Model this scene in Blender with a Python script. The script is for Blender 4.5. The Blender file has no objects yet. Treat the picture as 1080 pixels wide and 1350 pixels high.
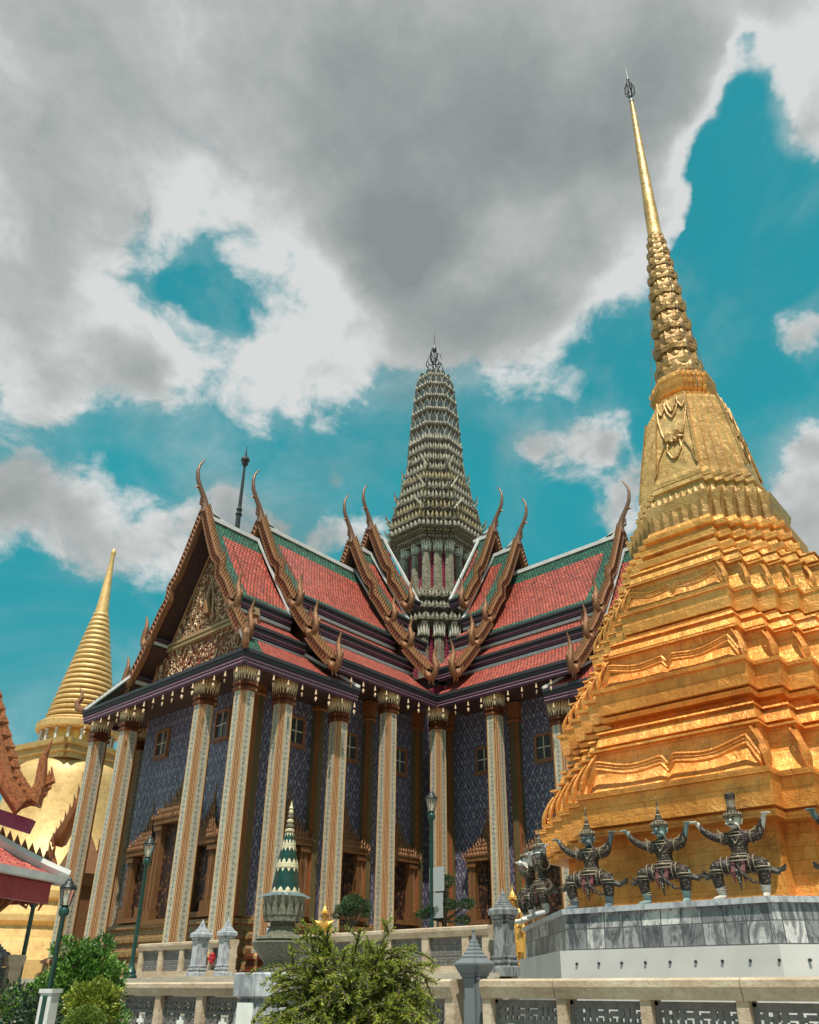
import bpy, bmesh, math, random
from mathutils import Vector, Matrix, noise as mnoise
R=math.radians; PI=math.pi
random.seed(7)
scene=bpy.context.scene; COL=scene.collection
# ------------------------------------------------------------------ camera
cam_data=bpy.data.cameras.new('camera'); cam=bpy.data.objects.new('camera',cam_data); COL.objects.link(cam)
scene.camera=cam
cam_data.sensor_fit='VERTICAL'; cam_data.sensor_height=36; cam_data.lens=1047/1350*36
cam_data.shift_x=-27/1350; cam_data.shift_y=127/1350; cam_data.clip_start=.1; cam_data.clip_end=5000
yaw=R(130.3); pit=math.atan(498/1047)
cam.location=(0,0,1.45)
fwd=Vector((math.cos(yaw)*math.cos(pit),math.sin(yaw)*math.cos(pit),math.sin(pit)))
cam.rotation_euler=fwd.to_track_quat('-Z','Y').to_euler()
scene.render.resolution_x=819; scene.render.resolution_y=1024
scene.render.engine='CYCLES'
scene.view_settings.view_transform='Standard'; scene.view_settings.look='None'
scene.view_settings.gamma=1; scene.view_settings.use_curve_mapping=False
scene.view_settings.exposure=0.38
# ------------------------------------------------------------------ sun and sky
SUN_AZ=-50.0; SUN_EL=65.0
sd=Vector((math.cos(R(SUN_AZ))*math.cos(R(SUN_EL)),math.sin(R(SUN_AZ))*math.cos(R(SUN_EL)),math.sin(R(SUN_EL))))
sl=bpy.data.lights.new('sun','SUN'); sl.energy=5.0; sl.angle=R(.5); sl.color=(1,.93,.82)
so=bpy.data.objects.new('sun',sl); COL.objects.link(so); so.rotation_euler=sd.to_track_quat('Z','Y').to_euler()
world=bpy.data.worlds.new('World'); scene.world=world; world.use_nodes=True
BLOBS= [(-0.553, 0.126, 0.823, 0.164), (-0.408, 0.282, 0.868, 0.188), (-0.236, 0.437, 0.868, 0.175), (-0.121, 0.506, 0.854, 0.081), (-0.661, 0.186, 0.727, 0.156), (-0.464, 0.371, 0.805, 0.134), (-0.283, 0.531, 0.799, 0.148), (-0.175, 0.555, 0.813, 0.074), (-0.744, 0.213, 0.633, 0.087), (-0.713, 0.292, 0.638, 0.054), (-0.768, 0.251, 0.588, 0.037), (-0.702, 0.335, 0.628, 0.036), (-0.616, 0.426, 0.663, 0.068), (-0.568, 0.477, 0.671, 0.065), (-0.493, 0.516, 0.7, 0.07), (-0.438, 0.563, 0.701, 0.066), (-0.423, 0.489, 0.763, 0.076), (-0.462, 0.455, 0.761, 0.066), (-0.392, 0.606, 0.692, 0.071), (-0.346, 0.603, 0.719, 0.061), (-0.258, 0.612, 0.747, 0.05), (-0.182, 0.612, 0.77, 0.04), (-0.112, 0.563, 0.819, 0.034), (-0.079, 0.546, 0.834, 0.029), (-0.015, 0.566, 0.824, 0.042), (-0.021, 0.609, 0.793, 0.044), (-0.041, 0.631, 0.775, 0.03), (-0.029, 0.534, 0.845, 0.035), (-0.159, 0.851, 0.501, 0.065), (-0.17, 0.885, 0.432, 0.075), (-0.14, 0.826, 0.546, 0.023), (-0.325, 0.762, 0.56, 0.032), (-0.356, 0.773, 0.525, 0.027), (-0.378, 0.706, 0.599, 0.035), (-0.426, 0.679, 0.598, 0.026), (-0.346, 0.723, 0.598, 0.02), (-0.815, 0.283, 0.506, 0.045), (-0.835, 0.254, 0.489, 0.046), (-0.799, 0.334, 0.499, 0.029), (-0.779, 0.409, 0.475, 0.047), (-0.712, 0.448, 0.541, 0.033), (-0.725, 0.475, 0.499, 0.045), (-0.685, 0.523, 0.506, 0.044), (-0.648, 0.565, 0.511, 0.035), (-0.816, 0.356, 0.455, 0.037), (-0.612, 0.538, 0.58, 0.01), (-0.105, 0.751, 0.652, 0.027), (-0.128, 0.753, 0.646, 0.018), (-0.615, 0.598, 0.513, 0.028)]
HOLES= [(-0.624, 0.332, 0.708, 0.031), (-0.621, 0.371, 0.69, 0.021), (-0.639, 0.306, 0.705, 0.015), (-0.111, 0.614, 0.781, 0.047), (-0.151, 0.649, 0.745, 0.049), (-0.09, 0.645, 0.759, 0.047), (-0.076, 0.578, 0.812, 0.03), (-0.06, 0.545, 0.836, 0.016)]
def build_world():
    nt=world.node_tree; nt.nodes.clear(); N=nt.nodes; L=nt.links
    def nd(t,**k):
        n=N.new(t)
        for a,b in k.items(): setattr(n,a,b)
        return n
    def mth(op,a,b=None,c=None,clamp=False):
        n=nd('ShaderNodeMath',operation=op); n.use_clamp=clamp
        for i,v in enumerate((a,b,c)):
            if v is None: continue
            if isinstance(v,(int,float)): n.inputs[i].default_value=v
            else: L.new(v,n.inputs[i])
        return n.outputs[0]
    out=nd('ShaderNodeOutputWorld'); bg=nd('ShaderNodeBackground'); L.new(bg.outputs[0],out.inputs[0])
    sky=nd('ShaderNodeTexSky'); sky.sky_type='NISHITA'; sky.sun_disc=False
    sky.sun_elevation=R(SUN_EL); sky.sun_rotation=R(90-SUN_AZ); sky.air_density=1.0; sky.dust_density=.6; sky.ozone_density=2
    tc=nd('ShaderNodeTexCoord')
    def noise(scale,detail,rough=.55,off=0,dist=0):
        n=nd('ShaderNodeTexNoise'); n.inputs['Scale'].default_value=scale; n.inputs['Detail'].default_value=detail
        n.inputs['Roughness'].default_value=rough; n.inputs['Distortion'].default_value=dist
        mp=nd('ShaderNodeMapping'); mp.inputs['Location'].default_value=(off,off*.7,off*1.3); mp.inputs['Scale'].default_value=(1,1,1.35)
        L.new(tc.outputs['Generated'],mp.inputs[0]); L.new(mp.outputs[0],n.inputs['Vector']); return n
    warp=noise(5,5,.6,3.1)
    sub=nd('ShaderNodeVectorMath',operation='SUBTRACT'); L.new(warp.outputs['Color'],sub.inputs[0]); sub.inputs[1].default_value=(.5,.5,.5)
    sc=nd('ShaderNodeVectorMath',operation='SCALE'); L.new(sub.outputs[0],sc.inputs[0]); sc.inputs['Scale'].default_value=.10
    add=nd('ShaderNodeVectorMath',operation='ADD'); L.new(tc.outputs['Generated'],add.inputs[0]); L.new(sc.outputs[0],add.inputs[1])
    def gauss(b,k=1.0,w=1.0):
        d=nd('ShaderNodeVectorMath',operation='DISTANCE'); L.new(add.outputs[0],d.inputs[0]); d.inputs[1].default_value=b[:3]
        q=mth('DIVIDE',d.outputs['Value'],b[3]*k)
        return mth('MULTIPLY',mth('POWER',.37,mth('MULTIPLY',q,q)),w)
    acc=None
    for b in BLOBS:
        v=gauss(b,1.05 if b[3]<.05 else .82,.80 if b[3]<.05 else 1.0)
        acc=v if acc is None else mth('ADD',acc,v)
    for h in HOLES: acc=mth('SUBTRACT',acc,gauss(h,.86,1.2))
    n0=noise(2.6,3,.5,4.4)
    far=noise(2.2,7,.6,9.0)                       # clouds elsewhere round the sky
    dz=nd('ShaderNodeVectorMath',operation='DOT_PRODUCT'); L.new(tc.outputs['Generated'],dz.inputs[0]); dz.inputs[1].default_value=(-.55,.65,.52)
    away=nd('ShaderNodeMapRange'); L.new(dz.outputs['Value'],away.inputs[0]); away.inputs[1].default_value=.70; away.inputs[2].default_value=.45
    fv=mth('MULTIPLY',mth('SUBTRACT',mth('MULTIPLY',far.outputs['Fac'],6.0),2.6),away.outputs[0])
    acc=mth('MAXIMUM',acc,fv)
    n1=noise(6.5,12,.6,1.7,.25); n2=noise(22,8,.62,5.3)
    n3=noise(13,9,.6,8.8,.4)
    nn=mth('ADD',mth('MULTIPLY',mth('SUBTRACT',n1.outputs['Fac'],.5),2.0),mth('ADD',mth('MULTIPLY',mth('SUBTRACT',n2.outputs['Fac'],.5),.7),mth('MULTIPLY',mth('SUBTRACT',n3.outputs['Fac'],.5),1.9)))
    nn=mth('MULTIPLY',nn,mth('MINIMUM',1.0,mth('ADD',.25,mth('MULTIPLY',mth('MAXIMUM',acc,0.0),3.0))))
    dens=mth('ADD',mth('MINIMUM',acc,1.5),nn)
    cov=nd('ShaderNodeMapRange'); cov.interpolation_type='SMOOTHSTEP'; L.new(dens,cov.inputs[0]); cov.inputs[1].default_value=.16; cov.inputs[2].default_value=.86
    # thin veils
    vl=noise(4.2,7,.58,7.7,.6); vl.inputs['Roughness'].default_value=.6
    veil=nd('ShaderNodeMapRange'); veil.interpolation_type='SMOOTHSTEP'; L.new(mth('ADD',mth('MULTIPLY',vl.outputs['Fac'],1.0),mth('MULTIPLY',acc,.28)),veil.inputs[0]); veil.inputs[1].default_value=.46; veil.inputs[2].default_value=.95; veil.inputs[4].default_value=.55
    covt=mth('MAXIMUM',cov.outputs[0],veil.outputs[0])
    core=nd('ShaderNodeMapRange'); core.interpolation_type='SMOOTHSTEP'; L.new(mth('ADD',acc,mth('MULTIPLY',nn,.75)),core.inputs[0]); core.inputs[1].default_value=.45; core.inputs[2].default_value=2.6
    big=noise(3.0,6,.52,2.2,.3)
    br=None
    for q in BRIGHT:
        v=gauss(q,1.0,q[4]); br=v if br is None else mth('ADD',br,v)
    relief=mth('ADD',mth('MULTIPLY',mth('SUBTRACT',n1.outputs['Fac'],.5),1.3),mth('MULTIPLY',mth('SUBTRACT',n3.outputs['Fac'],.5),1.6))
    bright=mth('ADD',mth('ADD',mth('MULTIPLY',mth('SUBTRACT',big.outputs['Fac'],.5),1.5),relief),br)
    fac=mth('SUBTRACT',mth('ADD',core.outputs[0],.12),bright,clamp=True)
    ramp=nd('ShaderNodeValToRGB'); L.new(fac,ramp.inputs[0])
    e=ramp.color_ramp.elements; e[0].position=0; e[0].color=(.66,.68,.675,1); e[1].position=1; e[1].color=(.245,.28,.28,1)
    m=e.new(.30); m.color=(.45,.48,.475,1)
    m=e.new(.62); m.color=(.33,.36,.355,1)
    # Nishita sky, strength .1, graded towards teal
    k=nd('ShaderNodeMixRGB',blend_type='MULTIPLY'); k.inputs[0].default_value=1; L.new(sky.outputs[0],k.inputs[1]); 
    zz=nd('ShaderNodeSeparateXYZ'); L.new(tc.outputs['Generated'],zz.inputs[0])
    zr=nd('ShaderNodeMapRange'); L.new(zz.outputs[2],zr.inputs[0]); zr.inputs[1].default_value=.02; zr.inputs[2].default_value=.55
    tm=nd('ShaderNodeMixRGB'); L.new(zr.outputs[0],tm.inputs[0]); tm.inputs[1].default_value=(.13,.42,.42,1); tm.inputs[2].default_value=SKYTINT; L.new(tm.outputs[0],k.inputs[2])
    mix=nd('ShaderNodeMixRGB'); L.new(covt,mix.inputs[0]); L.new(k.outputs[0],mix.inputs[1]); 
    cl=nd('ShaderNodeMixRGB',blend_type='MULTIPLY'); cl.inputs[0].default_value=1; L.new(ramp.outputs[0],cl.inputs[1]); cl.inputs[2].default_value=(8,8,8,1)
    L.new(cl.outputs[0],mix.inputs[2]); L.new(mix.outputs[0],bg.inputs[0]); bg.inputs[1].default_value=.1
SKYTINT=(.22,1.55,1.02,1)
BRIGHT=[(-.115,.555,.823,.06,.2),(-.06,.60,.80,.07,.2),(-0.741, 0.229, 0.632, 0.066, 0.3), (-0.692, 0.255, 0.675, 0.052, 0.2), (-0.557, 0.48, 0.678, 0.061, 0.35), (-0.616, 0.426, 0.663, 0.051, 0.35), (-0.497, 0.52, 0.694, 0.053, 0.25), (-0.36, 0.608, 0.708, 0.07, 0.35), (-0.425, 0.618, 0.661, 0.045, 0.3), (-0.242, 0.602, 0.761, 0.067, 0.25), (-0.193, 0.483, 0.854, 0.06, 0.25), (-0.164, 0.596, 0.786, 0.048, 0.25), (-0.089, 0.551, 0.829, 0.037, 0.3), (-0.644, 0.393, 0.657, 0.033, 0.3), (-0.033, 0.573, 0.819, 0.043, 0.35), (-0.599, 0.102, 0.794, 0.034, 0.12), (-0.499, 0.394, 0.772, 0.056, 0.12), (-0.571, 0.274, 0.774, 0.043, 0.12), (-0.775, 0.404, 0.486, 0.06, 0.15), (-0.705, 0.453, 0.546, 0.044, 0.2), (-0.163, 0.845, 0.51, 0.049, 0.2), (-0.538, 0.539, 0.648, 0.054, -0.15), (-0.365, 0.421, 0.83, 0.11, -0.1)]
build_world()
# ------------------------------------------------------------------ mesh builder
class MB:
    def __init__(s,T=None): s.v=[];s.f=[];s.m=[];s.uv=[];s.T=T
    def vt(s,p):
        p=tuple(p)
        s.v.append(s.T(p) if s.T else p); return len(s.v)-1
    def face(s,idx,mat=0,uv=None):
        s.f.append(tuple(idx)); s.m.append(mat); s.uv.append(uv or [(0,0)]*len(idx))
    def poly(s,pts,mat=0,uv=None): s.face([s.vt(p) for p in pts],mat,uv)
    def box(s,c,d,rz=0,mat=0,M=None):
        x,y,z=[q/2 for q in d]; ca,sa=math.cos(rz),math.sin(rz)
        P=[(a*x,b*y,e*z) for e in(-1,1) for b in(-1,1) for a in(-1,1)]
        if M: P=[tuple(M@Vector(p)) for p in P]
        P=[(c[0]+p[0]*ca-p[1]*sa,c[1]+p[0]*sa+p[1]*ca,c[2]+p[2]) for p in P]
        i=[s.vt(p) for p in P]; dd=(d[0],d[1],d[2])
        for q,(a,b) in(((0,2,3,1),(1,0)),((4,5,7,6),(0,1)),((0,1,5,4),(0,2)),((2,6,7,3),(2,0)),((0,4,6,2),(2,1)),((1,3,7,5),(1,2))):
            s.face([i[k] for k in q],mat,[(P[k][0]+P[k][1],P[k][2]) for k in q])
    def tube(s,pts,rad,n=6,mat=0,cap=True,sq=1.0):
        pts=[Vector(p) for p in pts]
        if isinstance(rad,(int,float)): rad=[rad]*len(pts)
        rings=[]; up=None
        for k,p in enumerate(pts):
            t=(pts[min(k+1,len(pts)-1)]-pts[max(k-1,0)])
            if t.length<1e-9: t=Vector((0,0,1))
            t.normalize()
            if up is None: up=Vector((0,0,1)) if abs(t.z)<.9 else Vector((1,0,0))
            a=t.cross(up)
            if a.length<1e-6: a=t.cross(Vector((0,1,0)))
            a.normalize(); b=a.cross(t); up=b
            rings.append([s.vt(p+(a*math.cos(2*PI*j/n)+b*math.sin(2*PI*j/n)*sq)*rad[k]) for j in range(n)])
        for k in range(len(rings)-1):
            for j in range(n):
                s.face((rings[k][j],rings[k][(j+1)%n],rings[k+1][(j+1)%n],rings[k+1][j]),mat)
        if cap: s.face(rings[0][::-1],mat); s.face(rings[-1],mat)
    def lathe(s,prof,n=24,c=(0,0),mat=0,mats=None,cap=True,ph=0):
        rings=[]
        for (r,z) in prof: rings.append([s.vt((c[0]+r*math.cos(2*PI*j/n+ph),c[1]+r*math.sin(2*PI*j/n+ph),z)) for j in range(n)])
        for k in range(len(prof)-1):
            for j in range(n):
                u=prof[k][0]*2*PI/n
                s.face((rings[k][j],rings[k][(j+1)%n],rings[k+1][(j+1)%n],rings[k+1][j]),mats[k] if mats else mat,[(j*u,prof[k][1]),((j+1)*u,prof[k][1]),((j+1)*u,prof[k+1][1]),(j*u,prof[k+1][1])])
        if cap: s.face(rings[-1],mats[-1] if mats else mat); s.face(rings[0][::-1],mats[0] if mats else mat)
    def loft(s,levels,mat=0,sel=None,cap=True,norm=False,c=(0,0)):
        # levels: [(z, [(x,y)...])] all the same length
        n=len(levels[0][1]); rings=[[s.vt((c[0]+p[0],c[1]+p[1],z)) for p in pl] for z,pl in levels]
        for k in range(len(levels)-1):
            z0,z1=levels[k][0],levels[k+1][0]; u0=0
            dv=math.hypot(z1-z0,math.hypot(levels[k][1][0][0]-levels[k+1][1][0][0],levels[k][1][0][1]-levels[k+1][1][0][1]))
            for j in range(n):
                a,b=levels[k][1][j],levels[k][1][(j+1)%n]; ln=math.hypot(a[0]-b[0],a[1]-b[1])
                uu=(0,1) if norm else (-ln/2,ln/2)
                zz=(z0,z1) if abs(z1-z0)>.02 else (z0,z0+dv)
                s.face((rings[k][j],rings[k][(j+1)%n],rings[k+1][(j+1)%n],rings[k+1][j]),sel(j,k) if sel else mat,[(uu[0],zz[0]),(uu[1],zz[0]),(uu[1],zz[1]),(uu[0],zz[1])])
        if cap: s.face(rings[-1],sel(0,len(levels)-2) if sel else mat); s.face(rings[0][::-1],sel(0,0) if sel else mat)
    def leaf(s,p,d,h,w,mat=0,lean=.25,th=.5):
        # pointed leaf / antefix standing at p, facing d (2-vector), height h, width w
        d=Vector((d[0],d[1],0)).normalized(); t=Vector((-d.y,d.x,0)); p=Vector(p); u=Vector((0,0,1))
        a=p-t*w/2; b=p+t*w/2; m=p+u*h*.35+d*(w*th); m0=p+d*(w*th*.7)
        a1=p-t*w*.52+u*h*.42+d*(lean*h*.3); b1=p+t*w*.52+u*h*.42+d*(lean*h*.3); tip=p+u*h+d*(lean*h)
        q=[s.vt(x) for x in(a,m0,b,b1,m,a1,tip)]
        for f in((0,1,4,5),(1,2,3,4),(5,4,6),(4,3,6),(0,5,6),(2,6,3)): s.face([q[k] for k in f],mat)
    def build(s,name,mats,parent=None,smooth=False,loc=(0,0,0),rz=0):
        me=bpy.data.meshes.new(name); me.from_pydata(s.v,[],s.f)
        if not isinstance(mats,(list,tuple)): mats=[mats]
        for m in mats: me.materials.append(m)
        me.polygons.foreach_set('material_index',s.m)
        uvl=me.uv_layers.new(name='UVMap'); flat=[]
        for q in s.uv:
            for a in q: flat.extend(a)
        uvl.data.foreach_set('uv',flat)
        if smooth: me.polygons.foreach_set('use_smooth',[True]*len(s.f))
        me.update()
        o=bpy.data.objects.new(name,me); COL.objects.link(o)
        if parent: o.parent=parent
        o.location=loc; o.rotation_euler=(0,0,rz)
        return o
def smooth_angle(o,deg=35):
    me=o.data
    bm=bmesh.new(); bm.from_mesh(me); bmesh.ops.remove_doubles(bm,verts=bm.verts,dist=1e-5)
    for f in bm.faces: f.smooth=True
    for e in bm.edges:
        if len(e.link_faces)==2 and e.calc_face_angle(0)>R(deg): e.smooth=False
    bm.to_mesh(me); bm.free(); return o
def thing(name,label,cat,loc=(0,0,0),rz=0,group=None):
    o=bpy.data.objects.new(name,None); COL.objects.link(o); o.empty_display_size=.1
    o.location=loc; o.rotation_euler=(0,0,rz); return tag(o,label,cat,group)
def tag(o,label=None,cat=None,group=None,kind=None):
    if label: o['label']=label
    if cat: o['category']=cat
    if group: o['group']=group
    if kind: o['kind']=kind
    return o
KIDS={}
def copy_tree(o,loc=None,rz=None,label=None,parent=None,scale=None):
    c=o.copy(); COL.objects.link(c); c.parent=parent
    if loc is not None: c.location=loc
    if rz is not None: c.rotation_euler=(0,0,rz)
    if scale is not None: c.scale=(scale,)*3
    if label: c['label']=label
    for ch in [k for k in list(COL.objects) if k.parent==o]: copy_tree(ch,parent=c)
    return c
def plan(w,a,n):
    d=(w-a)/n; q=[(w,a)]; x,y=w,a
    for i in range(n):
        x-=d; q.append((x,y)); y+=d; q.append((x,y))
    out=[]
    for k in range(4):
        ca,sa=[(1,0),(0,1),(-1,0),(0,-1)][k]
        out+=[(p[0]*ca-p[1]*sa,p[0]*sa+p[1]*ca) for p in q]
    return out
def seg_sel(n,wide,red):
    per=2*n+1
    return lambda j,k: wide if j%per==per-1 else red
def perim(pl,step):
    # points along a closed plan with outward normals
    out=[]
    n=len(pl)
    for j in range(n):
        a=Vector(pl[j]+(0,)); b=Vector(pl[(j+1)%n]+(0,)); L=(b-a).length
        if L<1e-4: continue
        m=max(1,round(L/step)); d=(b-a).normalized(); nrm=(d.y,-d.x)
        for i in range(m): out.append((a+(b-a)*((i+.5)/m),nrm,L/m))
    return out
# ------------------------------------------------------------------ materials
class NT:
    def __init__(s,name):
        s.m=bpy.data.materials.new(name); s.m.use_nodes=True; s.t=s.m.node_tree; s.N=s.t.nodes; s.L=s.t.links
        s.b=s.N['Principled BSDF']; s.tc=None
    def nd(s,t,**k):
        n=s.N.new(t)
        for a,b in k.items(): setattr(n,a,b)
        return n
    def set(s,n,i,v):
        if v is None: return
        if isinstance(v,bpy.types.NodeSocket): s.L.new(v,n.inputs[i])
        else: n.inputs[i].default_value=v
    def co(s,kind='Object'):
        if not s.tc: s.tc=s.nd('ShaderNodeTexCoord')
        return s.tc.outputs[kind]
    def map(s,v,sc=(1,1,1),loc=(0,0,0)):
        n=s.nd('ShaderNodeMapping'); s.L.new(v,n.inputs[0]); n.inputs['Scale'].default_value=sc; n.inputs['Location'].default_value=loc; return n.outputs[0]
    def noise(s,v,scale,detail=4,rough=.55,dist=0,col=False):
        n=s.nd('ShaderNodeTexNoise'); s.L.new(v,n.inputs['Vector']); n.inputs['Scale'].default_value=scale; n.inputs['Detail'].default_value=detail
        n.inputs['Roughness'].default_value=rough; n.inputs['Distortion'].default_value=dist; return n.outputs['Color' if col else 'Fac']
    def voro(s,v,scale,feat='F1',out='Distance',rnd=1):
        n=s.nd('ShaderNodeTexVoronoi',feature=feat); s.L.new(v,n.inputs['Vector']); n.inputs['Scale'].default_value=scale; n.inputs['Randomness'].default_value=rnd; return n.outputs[out]
    def math(s,op,a,b=None,c=None,clamp=False):
        n=s.nd('ShaderNodeMath',operation=op); n.use_clamp=clamp
        s.set(n,0,a); s.set(n,1,b); s.set(n,2,c); return n.outputs[0]
    def rng(s,v,a,b,c=0,d=1,sm=False):
        n=s.nd('ShaderNodeMapRange'); 
        if sm: n.interpolation_type='SMOOTHSTEP'
        s.L.new(v,n.inputs[0])
        for i,q in enumerate((a,b,c,d)): n.inputs[i+1].default_value=q
        return n.outputs[0]
    def mix(s,f,a,b,mode='MIX'):
        n=s.nd('ShaderNodeMixRGB',blend_type=mode); s.set(n,0,f); s.set(n,1,C4(a)); s.set(n,2,C4(b)); return n.outputs[0]
    def ramp(s,f,cols):
        n=s.nd('ShaderNodeValToRGB'); s.L.new(f,n.inputs[0]); e=n.color_ramp.elements
        e[0].position,e[0].color=cols[0][0],C4(cols[0][1]); e[1].position,e[1].color=cols[-1][0],C4(cols[-1][1])
        for p,c in cols[1:-1]: k=e.new(p); k.color=C4(c)
        return n.outputs[0]
    def brick(s,v,c1,c2,mo,w,h,ms,off=.5,scale=1):
        n=s.nd('ShaderNodeTexBrick'); s.L.new(v,n.inputs['Vector'])
        s.set(n,'Color1',C4(c1)); s.set(n,'Color2',C4(c2)); s.set(n,'Mortar',C4(mo)); s.set(n,'Scale',scale); s.set(n,'Mortar Size',ms); s.set(n,'Brick Width',w); s.set(n,'Row Height',h); n.offset=off
        return n
    def sep(s,v):
        n=s.nd('ShaderNodeSeparateXYZ'); s.L.new(v,n.inputs[0]); return n.outputs
    def bump(s,h,st=.4,d=.02):
        n=s.nd('ShaderNodeBump'); s.L.new(h,n.inputs['Height']); n.inputs['Strength'].default_value=st; n.inputs['Distance'].default_value=d
        s.L.new(n.outputs[0],s.b.inputs['Normal']); return n
    def done(s,col=None,rough=.6,metal=0,spec=None,emit=None,es=0):
        if col is not None: s.set(s.b,'Base Color',C4(col))
        s.set(s.b,'Roughness',rough); s.set(s.b,'Metallic',metal)
        if spec is not None: s.set(s.b,'Specular IOR Level',spec)
        if emit: s.set(s.b,'Emission Color',C4(emit)); s.set(s.b,'Emission Strength',es)
        return s.m
def C4(c):
    if isinstance(c,(tuple,list)) and len(c)==3: return (c[0],c[1],c[2],1)
    return c
def simple(name,c,rough=.6,metal=0,var=.25,sc=8,bump=.15,bd=.01):
    t=NT(name); v=t.co(); n=t.noise(v,sc,6,.65)
    col=t.mix(t.rng(n,.3,.7),[q*(1-var) for q in c],[min(1,q*(1+var)) for q in c])
    n2=t.noise(v,sc*7,4,.6); t.bump(t.math('ADD',n2,n),bump,bd)
    return t.done(col,t.rng(n2,.3,.7,max(.05,rough-.1),min(1,rough+.12)),metal)
def gold_mat(name,c1,c2,c3,rough=.36,metal=.85,tile=(.3,.14),bs=.5,nsc=6):
    # gilded tile skin: faint joints, beaten wrinkles, patches of browner gold
    t=NT(name); v=t.co(); uv=t.co('UV')
    n=t.noise(v,1.1,6,.65); n2=t.noise(v,nsc,6,.65,.6); n3=t.noise(v,nsc*4.5,3,.6)
    base=t.ramp(n,[(.3,c1),(.5,c2),(.72,c3)])
    br=t.brick(uv,(1,1,1),(.90,.87,.84),(.66,.58,.5),tile[0],tile[1],.004)
    col=t.mix(.8,base,br.outputs['Color'],'MULTIPLY')
    dirt=t.rng(t.noise(t.map(v,(2.2,2.2,1.6)),1.9,10,.82),.50,.70)
    cr=t.rng(t.noise(v,nsc*1.6,9,.75,1.2),.60,.70); col=t.mix(t.math('MULTIPLY',dirt,.7),col,(.22,.09,.03)); col=t.mix(t.math('MULTIPLY',cr,.55),col,(.14,.05,.015))
    h=t.math('ADD',t.math('MULTIPLY',n2,1.2),t.math('MULTIPLY',n3,.10)); h=t.math('ADD',h,t.math('MULTIPLY',br.outputs['Fac'],-.25))
    t.bump(h,bs,.05)
    return t.done(col,t.rng(n2,.3,.7,rough-.1,rough+.16),metal)
M={}
M['gold_o']=gold_mat('orange_bounce_gold_tile',(.58,.20,.035),(.84,.35,.07),(.93,.50,.17),.40,.45,bs=.6)  # warm interreflection on the lower tiers is put into this orange
M['gold_y']=gold_mat('pale_gold_tile',(.34,.19,.055),(.50,.31,.10),(.62,.42,.18),.42,.4,(.22,.11),.45)
M['gold_b']=gold_mat('smooth_gold_mosaic',(.55,.345,.13),(.64,.42,.165),(.70,.48,.21),.50,.25,(.6,.3),.10,30)
M['gold_s']=gold_mat('statue_gold',(.80,.42,.08),(.92,.52,.12),(.98,.62,.18),.3,.6,(.5,.5),.25,22)
M['gold_m']=gold_mat('amber_bounce_gold_tile',(.50,.21,.045),(.70,.34,.08),(.80,.44,.14),.40,.55,bs=.5)  # middle step of the same painted warm bounce
M['flame']=simple('orange_glass_mosaic_flame',(.30,.10,.03),.35,.35,.75,22,.8,.03)
M['gilt']=simple('gilt_wood',(.62,.30,.07),.42,.35,.45,14,.5,.02)
M['gilt_d']=simple('dark_gilt_wood',(.27,.125,.05),.5,.25,.5,14,.5,.02)
M['bronze']=simple('dark_bronze_finial',(.17,.085,.05),.45,.3,.4,10,.4,.01)
M['redwood']=simple('red_lacquer',(.20,.045,.025),.5,0,.4,5,.2)
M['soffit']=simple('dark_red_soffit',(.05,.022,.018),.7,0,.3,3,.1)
M['purple']=simple('purple_lacquer_fascia',(.075,.03,.055),.45,0,.25,6,.1)
M['pinkline']=simple('pale_pink_trim',(.34,.20,.27),.5,0,.15,9,.1)
M['black']=simple('blackened_tile_edge',(.025,.025,.03),.55,0,.3,12,.3)
M['white']=simple('weathered_white_plaster',(.50,.49,.47),.75,0,.15,3,.2)
M['greyplaster']=simple('grey_painted_plaster',(.125,.14,.15),.7,0,.14,3,.12)
M['cable']=simple('steel_cable',(.08,.08,.08),.5,.5)
M['iron_g']=simple('dark_green_cast_iron',(.012,.05,.04),.35,.2,.3,10,.2)
M['iron']=simple('black_cast_iron',(.02,.022,.022),.4,.2,.3,10,.2)
def tile_mat(name,ca,cb,row=.2,w=.17):
    t=NT(name); uv=t.co('UV')
    br=t.brick(uv,ca,cb,[q*.10 for q in ca],w,row,.034)
    s=t.sep(uv); fr=t.math('FRACT',t.math('DIVIDE',s[1],row))
    n=t.noise(t.co(),1.3,6,.7)
    n4=t.noise(t.co(),22,3,.6)
    col=t.mix(1,br.outputs['Color'],t.ramp(n,[(.3,(.62,.58,.6)),(.5,(1,1,1)),(.68,(1.15,1.3,1.3))]),'MULTIPLY')
    wn=t.nd('ShaderNodeTexWhiteNoise',noise_dimensions='2D'); fl=t.nd('ShaderNodeVectorMath',operation='FLOOR'); dv=t.nd('ShaderNodeVectorMath',operation='DIVIDE'); t.L.new(uv,dv.inputs[0]); dv.inputs[1].default_value=(w,row,1); t.L.new(dv.outputs[0],fl.inputs[0]); t.L.new(fl.outputs[0],wn.inputs['Vector'])
    col=t.mix(.5,col,t.ramp(wn.outputs['Value'],[(0,(.55,.5,.5)),(.5,(.95,.95,.95)),(.85,(1.1,1.15,1.15)),(1,(1.5,2.2,2.0))]),'MULTIPLY')
    col=t.mix(t.math('MULTIPLY',t.rng(n4,.5,.72),.35),col,(.66,.42,.36) if ca[0]>.3 else (.2,.28,.24))
    h=t.math('ADD',fr,t.math('MULTIPLY',br.outputs['Fac'],-.8)); t.bump(h,.7,.05)
    return t.done(col,t.rng(n4,.3,.7,.28,.5))
M['tile_r']=tile_mat('glazed_orange_red_tiles',(.58,.088,.05),(.38,.05,.032),.24,.2)
M['tile_g']=tile_mat('glazed_green_tiles',(.035,.15,.085),(.015,.07,.045),.24,.2)
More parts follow.
